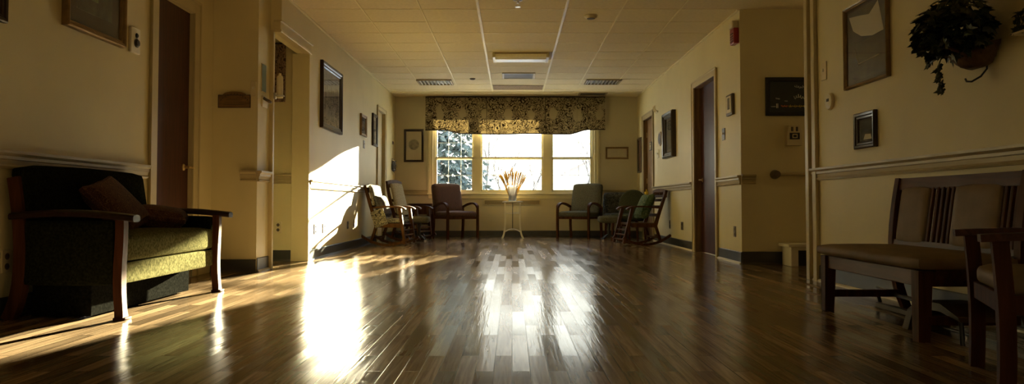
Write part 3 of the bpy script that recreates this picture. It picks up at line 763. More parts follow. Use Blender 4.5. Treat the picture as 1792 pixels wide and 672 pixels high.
picture('small horizontal certificate in thin frame on the back wall right of window', 0.42, 0.22, (1.925, YB, 1.535), BACK, 'frame_gold', 0.03, 0.025, 'mat_cream', 0.02, 'mat_cream')
picture('deep dark frame between the two doors of the right wall', 0.66, 0.66, (XR, 10.72, 1.60), RIGHT, 'frame_dark', 0.085, 0.07, 'mat_grey', 0.04, 'art_dark')
picture('maroon panel in dark frame at the far end of right wall', 0.42, 0.62, (XR, 13.22, 1.47), RIGHT, 'frame_dark', 0.035, 0.035, 'art_maroon', 0.01, 'art_maroon')
def acc_swan(t, a, b, y):
    m = MB()
    pts = [(-a * 0.92, b * 0.88), (-a * 0.70, b * 0.45), (-a * 0.25, b * 0.20), (a * 0.35, b * 0.08), (a * 0.92, b * 0.10), (a * 0.80, b * 0.55), (a * 0.66, b * 0.95), (a * 0.20, b * 0.70), (-a * 0.35, b * 0.80)]
    m.prism(pts, y - 0.0015, y, 'xz'); m.build('pale_shape', M['art_white'], t, False)
    k = MB()
    k.tube([(-a * 0.4, y - 0.001, -b * 0.55), (a * 0.7, y - 0.001, -b * 0.50)], 0.004, 4); k.tube([(-a * 0.6, y - 0.001, -b * 0.1), (-a * 0.4, y - 0.001, -b * 0.6)], 0.003, 4)
    k.build('chalk_lines', M['art_white'], t)
picture('large bronze framed print with pale curved shape on near right wall', 0.61, 0.58, (XRN, 4.985, 1.70), RIGHT, 'frame_gold', 0.024, 0.03, 'mat_dark', 0.02, 'art_dusk', accent=acc_swan)
def acc_water(t, a, b, y):
    MB().prism([(-a * 0.4, -b * 0.95), (a * 0.9, -b * 0.95), (a * 0.75, -b * 0.45), (-a * 0.1, -b * 0.40)], y - 0.0015, y, 'xz').build('white_patch', M['art_white'], t, False)
picture('small wood framed dark picture under the large print on near right wall', 0.29, 0.245, (XRN, 5.005, 1.10), RIGHT, 'frame_dark', 0.045, 0.03, 'mat_dark', 0.01, 'art_dark', accent=acc_water)

def outlet(label, loc, rz, w=0.075, h=0.12, mat='plate'):
    t = thing('wall_outlet', label, 'outlet', loc, rz, 'wall outlets')
    MB().box(-w / 2, w / 2, -0.007, 0, -h / 2, h / 2, 0.003).build('cover_plate', M[mat], t, False)
    for z in (-0.026, 0.026):
        s = MB().lathe([(0.017, 0), (0.017, 0.003), (0.015, 0.004), (0.001, 0.004)], (0, -0.006, z), 18, 'y'); so = s.build('socket', M['plate_dark'], t)
        MB().box(-0.007, -0.004, -0.0108, -0.0095, z - 0.005, z + 0.006).box(0.004, 0.007, -0.0108, -0.0095, z - 0.005, z + 0.006).build('slot', M['black'], so, False)
outlet('ivory outlet low on the recessed corridor wall behind the left post', (-2.466, 7.85, 0.354), BACK)
outlet('dark outlet at the near edge of the sunlit wall, low', (XL, 8.13, 0.33), LEFT, 0.10, 0.11, 'plate_dark')
outlet('wide outlet low on the sunlit wall, second from the corridor', (XL, 8.52, 0.325), LEFT, 0.16, 0.11)
outlet('dark slim outlet low on the left wall behind the rocker runner', (XL, 9.73, 0.325), LEFT, 0.09, 0.10, 'plate_dark')
outlet('slim outlet low on the left wall close to the rocking chair', (XL, 10.12, 0.33), LEFT, 0.05, 0.12, 'plate_dark')
outlet('dark outlet low on the right pier beside the maroon door', (XR, 7.67, 0.318), RIGHT, 0.07, 0.11, 'plate_dark')
outlet('outlet low on the right wall between rail and baseboard', (XR, 10.05, 0.305), RIGHT, 0.12, 0.11, 'plate_dark')
outlet('narrow outlet low on the right wall nearer the rocking chair', (XR, 10.83, 0.305), RIGHT, 0.05, 0.12, 'plate_dark')
outlet('outlet low on the near left wall behind the sofa side', (XLN, 3.90, 0.30), LEFT)

def switch(label, loc, rz, w=0.075, h=0.12, mat='plate', n=1):
    t = thing('light_switch', label, 'light switch', loc, rz, 'light switches')
    MB().box(-w / 2, w / 2, -0.008, 0, -h / 2, h / 2, 0.003).build('cover_plate', M[mat], t, False)
    for i in range(n):
        x = (i - (n - 1) / 2) * 0.035
        MB().box(x - 0.006, x + 0.006, -0.020, -0.007, -0.004, 0.018, 0.002).build('toggle', M['white'], t, False)
switch('ivory light switch high beside the arched plaque', (-2.290, 6.55, 1.617), BACK, 0.05, 0.13)
switch('ivory light switch left of the large bronze framed print', (XRN, 5.674, 1.62), RIGHT, 0.09, 0.14)
switch('small dark switch under the narrow frame on left wall', (XL, 10.75, 1.465), LEFT, 0.10, 0.115, 'plate_dark')
switch('slim switch under the oval plaque on the right wall', (XR, 11.66, 1.388), RIGHT, 0.15, 0.13)
switch('framed switch plate right of the maroon door', (XR, 8.04, 1.357), RIGHT, 0.10, 0.13, 'plate_dark')

# figured switch plate left of the near door
t = thing('figured_plate', 'pale wall plate with a dark round figure left of the near door', 'switch plate', (XLN, 5.158, 1.742), LEFT)
MB().box(-0.062, 0.062, -0.022, 0, -0.09, 0.09, 0.006).build('plate_body', M['white'], t, False)
k = MB().lathe([(0.030, 0), (0.032, 0.006), (0.022, 0.016), (0.004, 0.018)], (0.005, -0.022, -0.018), 20, 'y'); k.lathe([(0.016, 0), (0.018, 0.004), (0.010, 0.012), (0.002, 0.013)], (0.005, -0.022, 0.036), 16, 'y')
k.build('dark_figure', M['black_metal'], t)
# thermostats and sensors
t = thing('thermostat', 'oval ivory thermostat on near right wall under the switch', 'thermostat', (XRN, 5.565, 1.37), RIGHT, 'wall controls')
MB().lathe([(0.064, 0), (0.064, 0.012), (0.055, 0.022), (0.02, 0.026), (0.001, 0.026)], (0, 0, 0), 30, 'y').build('dial_cover', M['plate'], t)
MB().box(-0.018, 0.018, -0.030, -0.024, 0.0, 0.022, 0.002).build('display', M['vent_dark'], t, False)
t = thing('thermostat', 'tall framed wall control above the switch right of maroon door', 'thermostat', (XR, 7.75, 1.637), RIGHT, 'wall controls')
MB().box(-0.105, 0.105, -0.03, 0, -0.11, 0.11, 0.006).build('housing', M['plate_dark'], t, False)
MB().box(-0.075, 0.085, -0.036, -0.028, -0.085, 0.09, 0.004).build('cover', M['plate'], t, False)
MB().box(-0.02, 0.045, -0.040, -0.035, -0.05, 0.07, 0.002).build('scale_strip', M['mat_grey'], t, False)
t = thing('oval_plaque', 'dark oval plaque between far door and deep frame on right wall', 'plaque', (XR, 11.46, 1.61), RIGHT)
m = MB(); m.lathe([(0.11, 0), (0.11, 0.012), (0.10, 0.02), (0.001, 0.02)], (0, 0, 0), 30, 'y'); o = m.build('disc', M['grey_grille'], t); o.scale = (1.2, 1, 1.0)
m = MB(); m.lathe([(0.085, 0.019), (0.082, 0.0225), (0.001, 0.0226)], (0, 0, 0), 30, 'y'); o = m.build('face', M['vent_dark'], t); o.scale = (1.2, 1, 1.0)
t = thing('door_sensor', 'small forked sensor above the far right door casing', 'sensor', (XR, 11.72, 2.09), RIGHT)
MB().box(-0.09, 0.09, -0.02, 0, -0.05, -0.02, 0.004).build('base', M['plate'], t, False)
k = MB()
for x in (-0.06, 0.06): k.tube([(x, -0.02, -0.03), (x, -0.05, 0.0), (x, -0.05, 0.06)], 0.010, 8)
k.build('prong', M['plate'], t)
t = thing('door_plate', 'small framed room plate on the dark far right door', 'sign', (XR + 0.06, 12.60, 1.58), RIGHT)
MB().box(-0.10, 0.10, -0.012, 0, -0.075, 0.075, 0.003).build('backing', M['black'], t, False)
MB().ring(0.15, 0.105, [(0, -0.012), (0, -0.016), (0.012, -0.016), (0.012, -0.012)]).build('border', M['plate'], t, False)
MB().box(-0.03, 0.03, -0.0145, -0.0115, -0.022, 0.022).build('marking', M['plate'], t, False)
# fire alarm
t = thing('fire_alarm', 'red fire alarm with white strobe high on the right pier', 'fire alarm', (XR, 7.54, 2.33), RIGHT)
MB().box(-0.07, 0.07, -0.055, 0, -0.10, 0.06, 0.008).build('horn_body', M['red'], t, False)
MB().box(-0.062, 0.062, -0.07, 0, 0.06, 0.135, 0.012).build('strobe', M['plate'], t, False)
k = MB()
for i in range(4): k.box(-0.045, 0.045, -0.060, -0.053, -0.08 + i * 0.026, -0.068 + i * 0.026)
k.build('grille', M['art_maroon'], t, False)

def scribble(m, x0, x1, z, h, y, seed, r=0.0022, loops=9):
    """illegible handwriting: a running looped line"""
    rnd = random.Random(seed); pts = []
    n = loops * 8
    for i in range(n + 1):
        u = i / n; a = 2 * PI * loops * u
        pts.append((x0 + (x1 - x0) * u + 0.25 * (x1 - x0) / loops * math.cos(a), y, z + h * 0.5 * math.sin(a) * (0.55 + 0.45 * math.sin(u * 23 + seed))))
    m.tube(pts, r, 4)
# arched plaque
t = thing('arched_plaque', 'brown wooden plaque with arched top and curved lettering on left', 'plaque', (-2.454, 6.55, 1.52), BACK)
pts = [(-0.142, -0.07), (0.142, -0.07), (0.142, 0.045)] + [(0.10 * math.cos(a), 0.045 + 0.03 * math.sin(a)) for a in [PI * i / 12 for i in range(13)]] + [(-0.142, 0.045)]
MB().prism(pts, -0.016, 0, 'xz').build('board', wood('plaque_wood', (0.21, 0.12, 0.045), 0.5, 0, 0.1), t, False)
m = MB(); rnd = random.Random(5)
for i in range(11):
    a = R(150 - 12 * i); cx, cz = 0.135 * math.cos(a), -0.05 + 0.10 * math.sin(a) * 1.0
    m.tube([(cx - 0.005, -0.017, cz - 0.009), (cx + rnd.uniform(-.004, .004), -0.017, cz + 0.009), (cx + 0.006, -0.017, cz - rnd.uniform(.002, .009))], 0.0018, 4)
m.build('arched_lettering', M['black'], t)
m = MB()
for i, (w_, z) in enumerate(((0.07, 0.0), (0.085, -0.02), (0.09, -0.04))): scribble(m, -w_, w_, z, 0.006, -0.017, i, 0.0012, 14)
m.build('small_lettering', M['black'], t)
m = MB().ring(0.284, 0.115, [(0.0, -0.016), (0.0, -0.019), (0.004, -0.019), (0.004, -0.016)], (0, 0, -0.0125)); m.build('border', M['mat_dark'], t, False)
# pamphlet holder on the pier side, thermometer bottle in a ring, white tray
t = thing('notice_card', 'blue notice card on the pier beside the corridor post', 'notice', (-2.25, 6.70, 1.735), LEFT)
MB().box(-0.075, 0.06, -0.008, 0, -0.125, 0.13, 0.002).build('backing', M['plate'], t, False)
MB().box(-0.07, 0.035, -0.011, -0.007, -0.12, 0.125).build('blue_sheet', M['blue_paper'], t, False)
t = thing('hand_tray', 'small ivory scoop tray on the pier under the blue card', 'tray', (-2.25, 6.715, 1.525), LEFT)
MB().box(-0.075, 0.065, -0.012, 0, -0.05, 0.05, 0.003).build('back_plate', M['plate'], t, False)
m = MB(); m.tube(bez([(-0.06, -0.012, 0.03), (-0.04, -0.06, 0.0), (0.0, -0.075, -0.015), (0.045, -0.06, 0.0), (0.055, -0.012, 0.025)], 14), 0.008, 8, 1.6); m.build('scoop', M['vent_dark'], t)
t = thing('spray_bottle', 'clear speckled bottle in a metal ring on the corridor post', 'bottle', (-2.205, 6.88, 1.585), LEFT)
MB().lathe([(0.028, 0), (0.03, 0.006), (0.03, 0.19), (0.024, 0.205), (0.012, 0.212), (0.012, 0.23), (0.002, 0.232)], (0, -0.045, 0), 18).build('bottle_body', M['lens'], t)
m = MB(); m.tube([(0.037 * math.cos(a), -0.045 + 0.037 * math.sin(a), 0.02) for a in [2 * PI * i / 20 for i in range(21)]], 0.006, 8); m.box(-0.012, 0.012, -0.012, 0.012, -0.01, 0.05, 0.003); m.build('ring_holder', M['steel'], t)
# tapestry in the left corridor
t = thing('wall_tapestry', 'narrow brown patterned tapestry hanging in the left corridor', 'tapestry', (-2.47, 7.85, 1.99), BACK)
m = MB()
nx, nz = 10, 16; gr = [[m.bm.verts.new((-0.09 + 0.16 * i / nx, -0.018 - 0.004 * math.sin(i * 1.7), -0.31 + 0.62 * j / nz)) for j in range(nz + 1)] for i in range(nx + 1)]
for i in range(nx):
    for j in range(nz): m.bm.faces.new((gr[i][j], gr[i + 1][j], gr[i + 1][j + 1], gr[i][j + 1]))
o = m.build('cloth', M['tapestry'], t); s = o.modifiers.new('thickness', 'SOLIDIFY'); s.thickness = 0.004
m = MB(); m.tube([(-0.10, -0.012, 0.315), (0.08, -0.012, 0.315)], 0.010, 8); m.build('rod', M['frame_dark'], t)
# wreath & bell on the left end wall
t = thing('door_wreath', 'small round silvery wreath at the far left corner', 'wreath', (XL, 13.30, 1.28), LEFT)
m = MB(); rnd = random.Random(11)
m.tube([(0.075 * math.cos(a), -0.03, 0.075 * math.sin(a)) for a in [2 * PI * i / 24 for i in range(25)]], 0.026, 8)
for i in range(70):
    a = rnd.uniform(0, 2 * PI); rr = 0.075 + rnd.uniform(-0.03, 0.035); c = Vector((rr * math.cos(a), -0.03 - rnd.uniform(0, 0.03), rr * math.sin(a)))
    d = Vector((rnd.uniform(-1, 1), rnd.uniform(-1, 0.2), rnd.uniform(-1, 1))).normalized() * 0.03
    e = d.cross(Vector((rnd.random(), rnd.random(), rnd.random()))).normalized() * 0.010
    v = [m.bm.verts.new(p) for p in (c, c + d * 0.5 + e, c + d, c + d * 0.5 - e)]; m.bm.faces.new(v)
m.build('foliage', M['wreath'], t)
m = MB(); m.tube([(0, -0.004, 0.07), (0, -0.006, 0.14)], 0.004, 6); m.build('hanger', M['hem'], t)
t = thing('door_knocker', 'tiny dark round knob above the wreath in far left corner', 'knob', (XL, 13.33, 1.70), LEFT)
MB().lathe([(0.03, 0), (0.032, 0.01), (0.018, 0.022), (0.002, 0.024)], (0, 0, 0), 18, 'y').build('disc', M['plate_dark'], t)

# chalkboard in the right corridor
t = thing('chalkboard', 'black framed chalkboard with chalk writing in the right corridor', 'chalkboard', (2.80, 7.45, 1.68), BACK)
MB().ring(0.50, 0.388, [(0, 0), (0, -0.022), (0.006, -0.026), (0.036, -0.026), (0.042, -0.016), (0.042, 0)]).build('frame', M['black'], t, False)
MB().box(-0.21, 0.21, -0.012, 0, -0.155, 0.155).build('slate', M['slate'], t, False)
m = MB(); scribble(m, 0.04, 0.14, 0.10, 0.035, -0.013, 2, 0.0022, 5); scribble(m, 0.03, 0.14, 0.0, 0.05, -0.013, 4, 0.0026, 5); scribble(m, -0.15, -0.11, -0.02, 0.02, -0.013, 6, 0.0016, 4); scribble(m, -0.06, -0.03, -0.045, 0.012, -0.013, 7, 0.0012, 4)
m.box(-0.143, -0.137, -0.0135, -0.012, -0.115, -0.07).box(-0.131, -0.125, -0.0135, -0.012, -0.115, -0.07); scribble(m, -0.20, -0.15, -0.10, 0.014, -0.013, 9, 0.0012, 8)
m.build('white_chalk', M['chalk'], t)
m = MB(); scribble(m, -0.02, 0.16, -0.095, 0.024, -0.013, 12, 0.0028, 12); m.build('yellow_chalk', M['chalk_y'], t)
m = MB(); scribble(m, -0.095, -0.03, -0.095, 0.02, -0.013, 14, 0.0028, 6); m.build('orange_chalk', M['chalk_r'], t)
# dispenser under it
t = thing('wall_dispenser', 'ivory wall dispenser with dark window under the chalkboard', 'dispenser', (2.815, 7.45, 1.285), BACK)
MB().prism([(-0.075, -0.10), (0.075, -0.10), (0.07, 0.03), (0.055, 0.10), (-0.055, 0.10), (-0.07, 0.03)], -0.07, 0, 'xz').build('body', M['plate'], t, False)
MB().box(-0.05, 0.05, -0.078, -0.068, -0.04, 0.025, 0.004).build('window', M['black'], t, False)
MB().ring(0.05, 0.04, [(0, -0.078), (0, -0.081), (0.008, -0.081), (0.008, -0.078)], (0, 0, -0.008)).build('emblem', M['plate'], t, False)
MB().box(-0.035, -0.012, -0.074, -0.068, 0.04, 0.085, 0.003).box(0.012, 0.035, -0.074, -0.068, 0.04, 0.085, 0.003).build('vent_slot', M['vent_dark'], t, False)
# handrail with round end
t = thing('corridor_handrail', 'round handrail with disc end along the right corridor wall', 'handrail', (2.633, 7.45, 0.895), BACK)
m = MB(); m.tube([(0.0, -0.06, 0.0), (2.3, -0.06, 0.0)], 0.019, 12); m.build('rail_tube', M['rail'], t)
MB().lathe([(0.045, 0.0), (0.047, 0.02), (0.035, 0.085), (0.02, 0.088), (0.001, 0.088)], (0, 0, 0), 24, 'y').build('end_disc', M['plate_dark'], t)
m = MB()
for x in (0.9, 2.0): m.tube([(x, 0, -0.03), (x, -0.04, -0.03), (x, -0.06, -0.012)], 0.010, 8)
m.build('bracket', M['steel'], t)
# low bench in the right corridor
t = thing('low_bench', 'low white bench with dark open front under the corridor handrail', 'bench', (2.95, 7.27, 0), 0)
m = MB(); m.box(-0.30, 0.6, -0.14, 0.14, 0.185, 0.215, 0.006).box(-0.27, 0.58, -0.12, 0.12, 0.155, 0.185); m.build('top', M['white'], t, False)
for x in (-0.27, 0.50): MB().box(x, x + 0.07, -0.12, 0.12, 0, 0.156, 0.004).build('leg', M['white'], t, False)
MB().box(-0.20, 0.50, -0.02, 0.12, 0.0, 0.155).build('back_panel', M['black'], t, False)

# ivy in a wall basket
ivy = thing('hanging_ivy', 'dark bushy ivy in a wicker wall basket on near right wall', 'plant', (XRN, 3.76, 1.37), RIGHT)
m = MB(); b = bmesh.new()
rings = []
for j in range(9):
    z = -0.075 + 0.11 * j / 8; rr = 0.06 + 0.095 * (j / 8) ** 0.6
    rings.append([b.verts.new((rr * 1.0 * math.cos(PI * k / 16), -0.008 - 0.185 * (rr / 0.155) * math.sin(PI * k / 16), z + 0.004 * (-1) ** (k + j))) for k in range(17)])
for j in range(8):
    for k in range(16): b.faces.new((rings[j][k], rings[j][k + 1], rings[j + 1][k + 1], rings[j + 1][k]))
    b.faces.new((rings[j][16], rings[j][0], rings[j + 1][0], rings[j + 1][16]))
b.faces.new(rings[0]); b.faces.new(rings[-1]); m._join(b); m.build('basket', M['wicker'], ivy)
def leaf_into(m, c, d, nrm, s):
    d = d.normalized(); sd = d.cross(nrm)
    if sd.length < 1e-3: sd = d.cross(Vector((1, 0.2, 0.1)))
    sd.normalize(); up = sd.cross(d).normalized()
    out = [(0, 0.0), (0.30, -0.12), (0.62, 0.10), (0.40, 0.34), (0.48, 0.62), (0.22, 0.60), (0, 1.05), (-0.22, 0.60), (-0.48, 0.62), (-0.40, 0.34), (-0.62, 0.10), (-0.30, -0.12)]
    vs = [m.bm.verts.new(c + (sd * x + d * y) * s - up * (abs(x) * 0.25 * s)) for x, y in out]
    ce = m.bm.verts.new(c + d * 0.35 * s + up * 0.04 * s)
    for i in range(12): m.bm.faces.new((vs[i], vs[(i + 1) % 12], ce))
m = MB(); rnd = random.Random(21)
for i in range(520):
    while True:
        p = Vector((rnd.uniform(-1, 1), rnd.uniform(-1, 1), rnd.uniform(-0.75, 1)))
        if 0.45 < p.length < 1: break
    out = p.normalized(); c = Vector((p.x * 0.24, -0.155 + p.y * 0.145, 0.120 + p.z * 0.175))
    if c.y > -0.015: continue
    droop = Vector((out.x * 0.6, out.y * 0.6, -0.6 + 0.4 * rnd.random()))
    leaf_into(m, c, droop + Vector((rnd.uniform(-.4, .4), rnd.uniform(-.4, .4), rnd.uniform(-.3, .3))), out, rnd.uniform(0.035, 0.06))
m.build('foliage', M['leaf'], ivy, False)
for nm, path in (('trailing_stem', [(-0.10, -0.15, 0.0), (-0.14, -0.17, -0.06), (-0.115, -0.16, -0.12), (-0.105, -0.15, -0.17)]), ('trailing_stem', [(-0.16, -0.14, 0.08), (-0.22, -0.15, 0.03), (-0.25, -0.14, -0.01)])):
    m = MB(); pts = bez(path, 10); m.tube(pts, 0.003, 6)
    for i, p in enumerate(pts[2:]):
        for _ in range(2): leaf_into(m, p, Vector((rnd.uniform(-1, 1), rnd.uniform(-.6, .2), rnd.uniform(-1, .1))), Vector((0, -1, 0.2)), rnd.uniform(0.03, 0.05))
    m.build(nm, M['leaf'], ivy, False)
m = MB(); m.tube([(0.05, -0.012, -0.02), (0.045, -0.012, -0.09), (0.055, -0.05, -0.13), (0.045, -0.09, -0.155), (0.02, -0.10, -0.15), (0.01, -0.10, -0.135)], 0.005, 8); m.build('iron_hook', M['black_metal'], ivy)
# object cut by the right edge
t = thing('wall_sconce', 'small dark leafy sconce cut off at the right edge', 'wall decoration', (XRN, 3.375, 1.435), RIGHT)
MB().box(-0.05, 0.06, -0.09, 0, -0.055, -0.045, 0.003).build('shelf', M['plate'], t, False)
m = MB()
for i in range(40):
    c = Vector((rnd.uniform(-.04, .05), rnd.uniform(-.08, -.01), rnd.uniform(-.04, .05))); leaf_into(m, c, Vector((rnd.uniform(-1, 1), rnd.uniform(-1, 0), rnd.uniform(-.5, 1))), Vector((0, -1, .3)), 0.03)
m.build('foliage', M['leaf'], t, False)

# ------------------------------------------------------------------ furniture
# sofa
sf = thing('loveseat', 'olive green loveseat with curved wooden legs and arms along left wall', 'sofa', (-2.325, 4.50, 0), LEFT)
for sx in (-1, 1):
    x = sx * 0.625
    m = MB(); m.bar(bez([(x, -0.300, 0.0), (x, -0.290, 0.10), (x, -0.272, 0.22), (x, -0.300, 0.36), (x, -0.292, 0.525)], 14), [0.062, 0.05, 0.046, 0.046, 0.048, 0.048, 0.050, 0.050, 0.050, 0.048, 0.046, 0.046, 0.046, 0.046], 0.045, (1, 0, 0))
    m.box(x - 0.035, x + 0.035, -0.335, -0.27, 0.0, 0.014, 0.004)
    m.build('leg', M['walnut'], sf)
    m = MB(); m.bar(bez([(x, 0.285, 0.0), (x, 0.215, 0.12), (x, 0.205, 0.30), (x, 0.225, 0.52), (x, 0.265, 0.74)], 14), 0.055, 0.06, (1, 0, 0)); m.build('leg', M['walnut'], sf)
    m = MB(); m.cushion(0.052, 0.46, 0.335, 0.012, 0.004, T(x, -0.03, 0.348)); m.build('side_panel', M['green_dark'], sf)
    m = MB(); n = 14; prof = []
    for i in range(n):
        t_ = i / (n - 1); y = 0.26 - 0.64 * t_; wd = 0.085 + 0.05 * math.sin(PI * min(1, t_ * 1.15)) ; z = 0.538 + 0.020 * math.sin(PI * t_) - 0.012 * t_
        if t_ > 0.93: wd *= 0.86
        prof.append((y, wd, z))
    rings = [[m.bm.verts.new((x + sx * 0.02 + a * wd / 2, y, z + c)) for a, c in ((-1, -0.012), (-0.8, -0.018), (0.8, -0.018), (1, -0.012), (1, 0.004), (0.8, 0.014), (0, 0.020), (-0.8, 0.014), (-1, 0.004))] for y, wd, z in prof]
    for i in range(n - 1):
        for k in range(9): m.bm.faces.new((rings[i][k], rings[i][(k + 1) % 9], rings[i + 1][(k + 1) % 9], rings[i + 1][k]))
    m.bm.faces.new(rings[0]); m.bm.faces.new(rings[-1]); m.build('armrest', M['espresso'], sf)
m = MB(); m.cushion(1.195, 0.50, 0.15, 0.03, 0.012, T(0, -0.035, 0.365)); m.build('seat_cushion', M['green_fab'], sf)
m = MB(); m.cushion(1.195, 0.47, 0.115, 0.012, 0.0, T(0, -0.045, 0.235)); m.build('seat_base', M['green_fab'], sf)
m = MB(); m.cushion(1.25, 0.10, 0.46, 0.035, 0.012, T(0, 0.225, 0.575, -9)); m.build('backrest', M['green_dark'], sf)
MB().box(-0.59, 0.59, -0.12, 0.19, 0.012, 0.178, 0.004).build('under_seat_blocker', fabric('black_blocker_cloth', (0.006, 0.006, 0.005), (0.012, 0.012, 0.010)), sf, False)  # added black box; stops sun and keeps the space under the seat dark
# pillow
pl = thing('throw_pillow', 'dark red paisley pillow slumped against the green loveseat back', 'pillow', (-2.37, 4.56, 0.44), LEFT)
MB().cushion(0.42, 0.40, 0.15, 0.03, 0.0, T(-0.02, 0.045, 0.150, 50, 0, 0) @ Matrix.Rotation(R(16), 4, 'Z'), 12, 0.25).build('cover', M['paisley'], pl)
pl2 = thing('throw_pillow', 'brown paisley pillow lying flat on the loveseat seat', 'pillow', (-2.31, 4.89, 0.44), LEFT)
MB().cushion(0.40, 0.36, 0.15, 0.03, 0.0, T(0.02, 0.02, 0.075, 8, 0, 0) @ Matrix.Rotation(R(20), 4, 'Z'), 12, 0.25).build('cover', M['paisley'], pl2)

# long bench on the right
bn = thing('settee_bench', 'dark wooden settee bench with vinyl seat and two padded back panels', 'bench', (2.05, 3.74, 0), RIGHT)
for x in (-0.48, 0.48):
    MB().bar([(x, -0.265, 0), (x, -0.262, 0.12), (x, -0.258, 0.31)], [0.050, 0.056, 0.062], [0.050, 0.056, 0.062]).build('leg', M['walnut'], bn, False)
for x in (-0.545, 0.53):
    m = MB(); m.bar(bez([(x, 0.215, 0.0), (x, 0.135, 0.18), (x, 0.125, 0.34), (x, 0.165, 0.60), (x, 0.195, 0.745)], 12), 0.045, 0.045); m.build('back_post', M['walnut'], bn, False)
m = MB(); m.box(-0.455, 0.455, -0.275, -0.245, 0.24, 0.312, 0.004).box(-0.49, -0.465, -0.235, 0.125, 0.24, 0.312).box(0.465, 0.49, -0.235, 0.125, 0.24, 0.312).box(-0.53, 0.52, 0.12, 0.145, 0.24, 0.312); m.build('apron', M['walnut_y'], bn, False)
for x in (-0.50, 0.50): MB().box(x - 0.014, x + 0.014, -0.245, 0.15, 0.075, 0.115, 0.003).build('stretcher', M['walnut'], bn, False)
m = MB(); m.cushion(1.09, 0.45, 0.065, 0.03, 0.010, T(0, -0.085, 0.342)); m.build('seat_pad', M['brown_vinyl'], bn)
def back_y(z): return 0.135 + (z - 0.34) * 0.148
m = MB(); m.bar([(x, back_y(0.712) + 0.012 * (1 - (x / 0.55) ** 2), 0.712) for x in [-0.565 + 1.12 * i / 16 for i in range(17)]], 0.066, 0.03, (0, 0.148, 1)); m.build('top_rail', M['walnut_y'], bn)
def back_part(x0, x1, z0, z1, th, name, mat, puff=0.0, r=0.003):
    zc = (z0 + z1) / 2
    MB().cushion(x1 - x0, th, z1 - z0, r, puff, T((x0 + x1) / 2, back_y(zc), zc, -8.4), 6).build(name, M[mat], bn)
MB().bar([(-0.53, back_y(0.385), 0.385), (0.52, back_y(0.385), 0.385)], 0.03, 0.02, (0, 0.148, 1)).build('lower_rail', M['walnut_y'], bn, False)
back_part(-0.50, -0.22, 0.392, 0.69, 0.032, 'back_panel', 'brown_vinyl', 0.008, 0.012)
back_part(0.015, 0.365, 0.392, 0.69, 0.032, 'back_panel', 'brown_vinyl', 0.008, 0.012)
for x in (-0.195, -0.145, -0.100, -0.055, -0.012, 0.395, 0.435, 0.475): back_part(x - 0.011, x + 0.011, 0.392, 0.69, 0.016, 'slat', 'walnut')

# near armchair, far right
ac = thing('wooden_armchair', 'dark wooden armchair with flat arms in front of the settee bench', 'chair', (1.84, 2.47, 0), -112.4)
for x in (-0.235, 0.235):
    m = MB(); m.bar(bez([(x, -0.225, 0), (x, -0.215, 0.2), (x, -0.225, 0.36), (x, -0.235, 0.485)], 10), [0.040, 0.042, 0.046, 0.050, 0.052, 0.050, 0.044, 0.038, 0.036, 0.036], 0.046); m.build('leg', M['walnut'], ac, False)
    m = MB(); m.bar(bez([(x, 0.27, 0), (x, 0.20, 0.25), (x, 0.22, 0.5), (x, 0.29, 0.78)], 10), 0.04, 0.042); m.build('leg', M['walnut'], ac, False)
    m = MB(); m.bar(bez([(x, -0.29, 0.492), (x, -0.1, 0.508), (x, 0.1, 0.500), (x, 0.24, 0.486)], 10), [0.058, 0.064, 0.066, 0.064, 0.06, 0.056, 0.052, 0.048, 0.045, 0.042], 0.024); m.build('armrest', M['walnut_y'], ac, False)
m = MB(); m.box(-0.215, 0.215, -0.235, -0.21, 0.255, 0.315, 0.003).box(-0.215, 0.215, 0.19, 0.215, 0.255, 0.315, 0.003).box(-0.25, -0.228, -0.205, 0.20, 0.255, 0.315).box(0.228, 0.25, -0.205, 0.20, 0.255, 0.315); m.build('seat_rail', M['walnut'], ac, False)
m = MB(); m.cushion(0.43, 0.43, 0.075, 0.028, 0.012, T(0, -0.012, 0.345)); m.build('seat_pad', M['brown_vinyl'], ac)
m = MB(); m.cushion(0.43, 0.04, 0.30, 0.015, 0.012, T(0, 0.237, 0.61, -12)); m.build('back_pad', M['brown_vinyl'], ac)
MB().bar([(-0.25, 0.285, 0.765), (0.25, 0.285, 0.765)], 0.05, 0.03, (0, 0.2, 1)).build('top_rail', M['walnut_y'], ac, False)

# dark things stored under the bench
t = thing('walker_frame', 'folded black metal walker frame lying under the settee bench', 'walker', (2.19, 4.08, 0), RIGHT)
m = MB(); m.tube([(-0.40, 0.02, 0.012), (-0.40, 0.0, 0.085), (-0.37, -0.01, 0.10), (-0.10, -0.02, 0.085), (0.30, -0.02, 0.08)], 0.011, 8); m.tube([(-0.38, 0.05, 0.085), (-0.1, 0.045, 0.07), (0.30, 0.05, 0.012)], 0.011, 8)
m.build('frame_tube', M['black_metal'], t)
m = MB(); m.box(-0.28, 0.30, -0.075, -0.045, 0.0, 0.028, 0.005).box(-0.26, 0.28, -0.043, -0.020, 0.004, 0.024, 0.004); m.build('side_bar', M['vent_dark'], t, False)
t = thing('foot_rest', 'low dark arched foot rest on the floor under the bench', 'footrest', (1.99, 3.42, 0), RIGHT)
pts = [(-0.20, 0.0), (-0.15, 0.10), (-0.05, 0.155), (0.12, 0.16), (0.25, 0.12), (0.27, 0.10), (0.12, 0.125), (-0.03, 0.12), (-0.11, 0.08), (-0.15, 0.0)]
m = MB(); m.prism(pts, -0.10, 0.10, 'xz'); m.build('arched_top', M['vent_dark'], t, False)
m = MB(); m.tube([(0.24, -0.08, 0.11), (0.25, -0.08, 0.0)], 0.010, 8); m.tube([(0.24, 0.08, 0.11), (0.25, 0.08, 0.0)], 0.010, 8); m.tube([(-0.14, 0, 0.03), (0.25, 0, 0.03)], 0.008, 8); m.build('prop_leg', M['black_metal'], t)

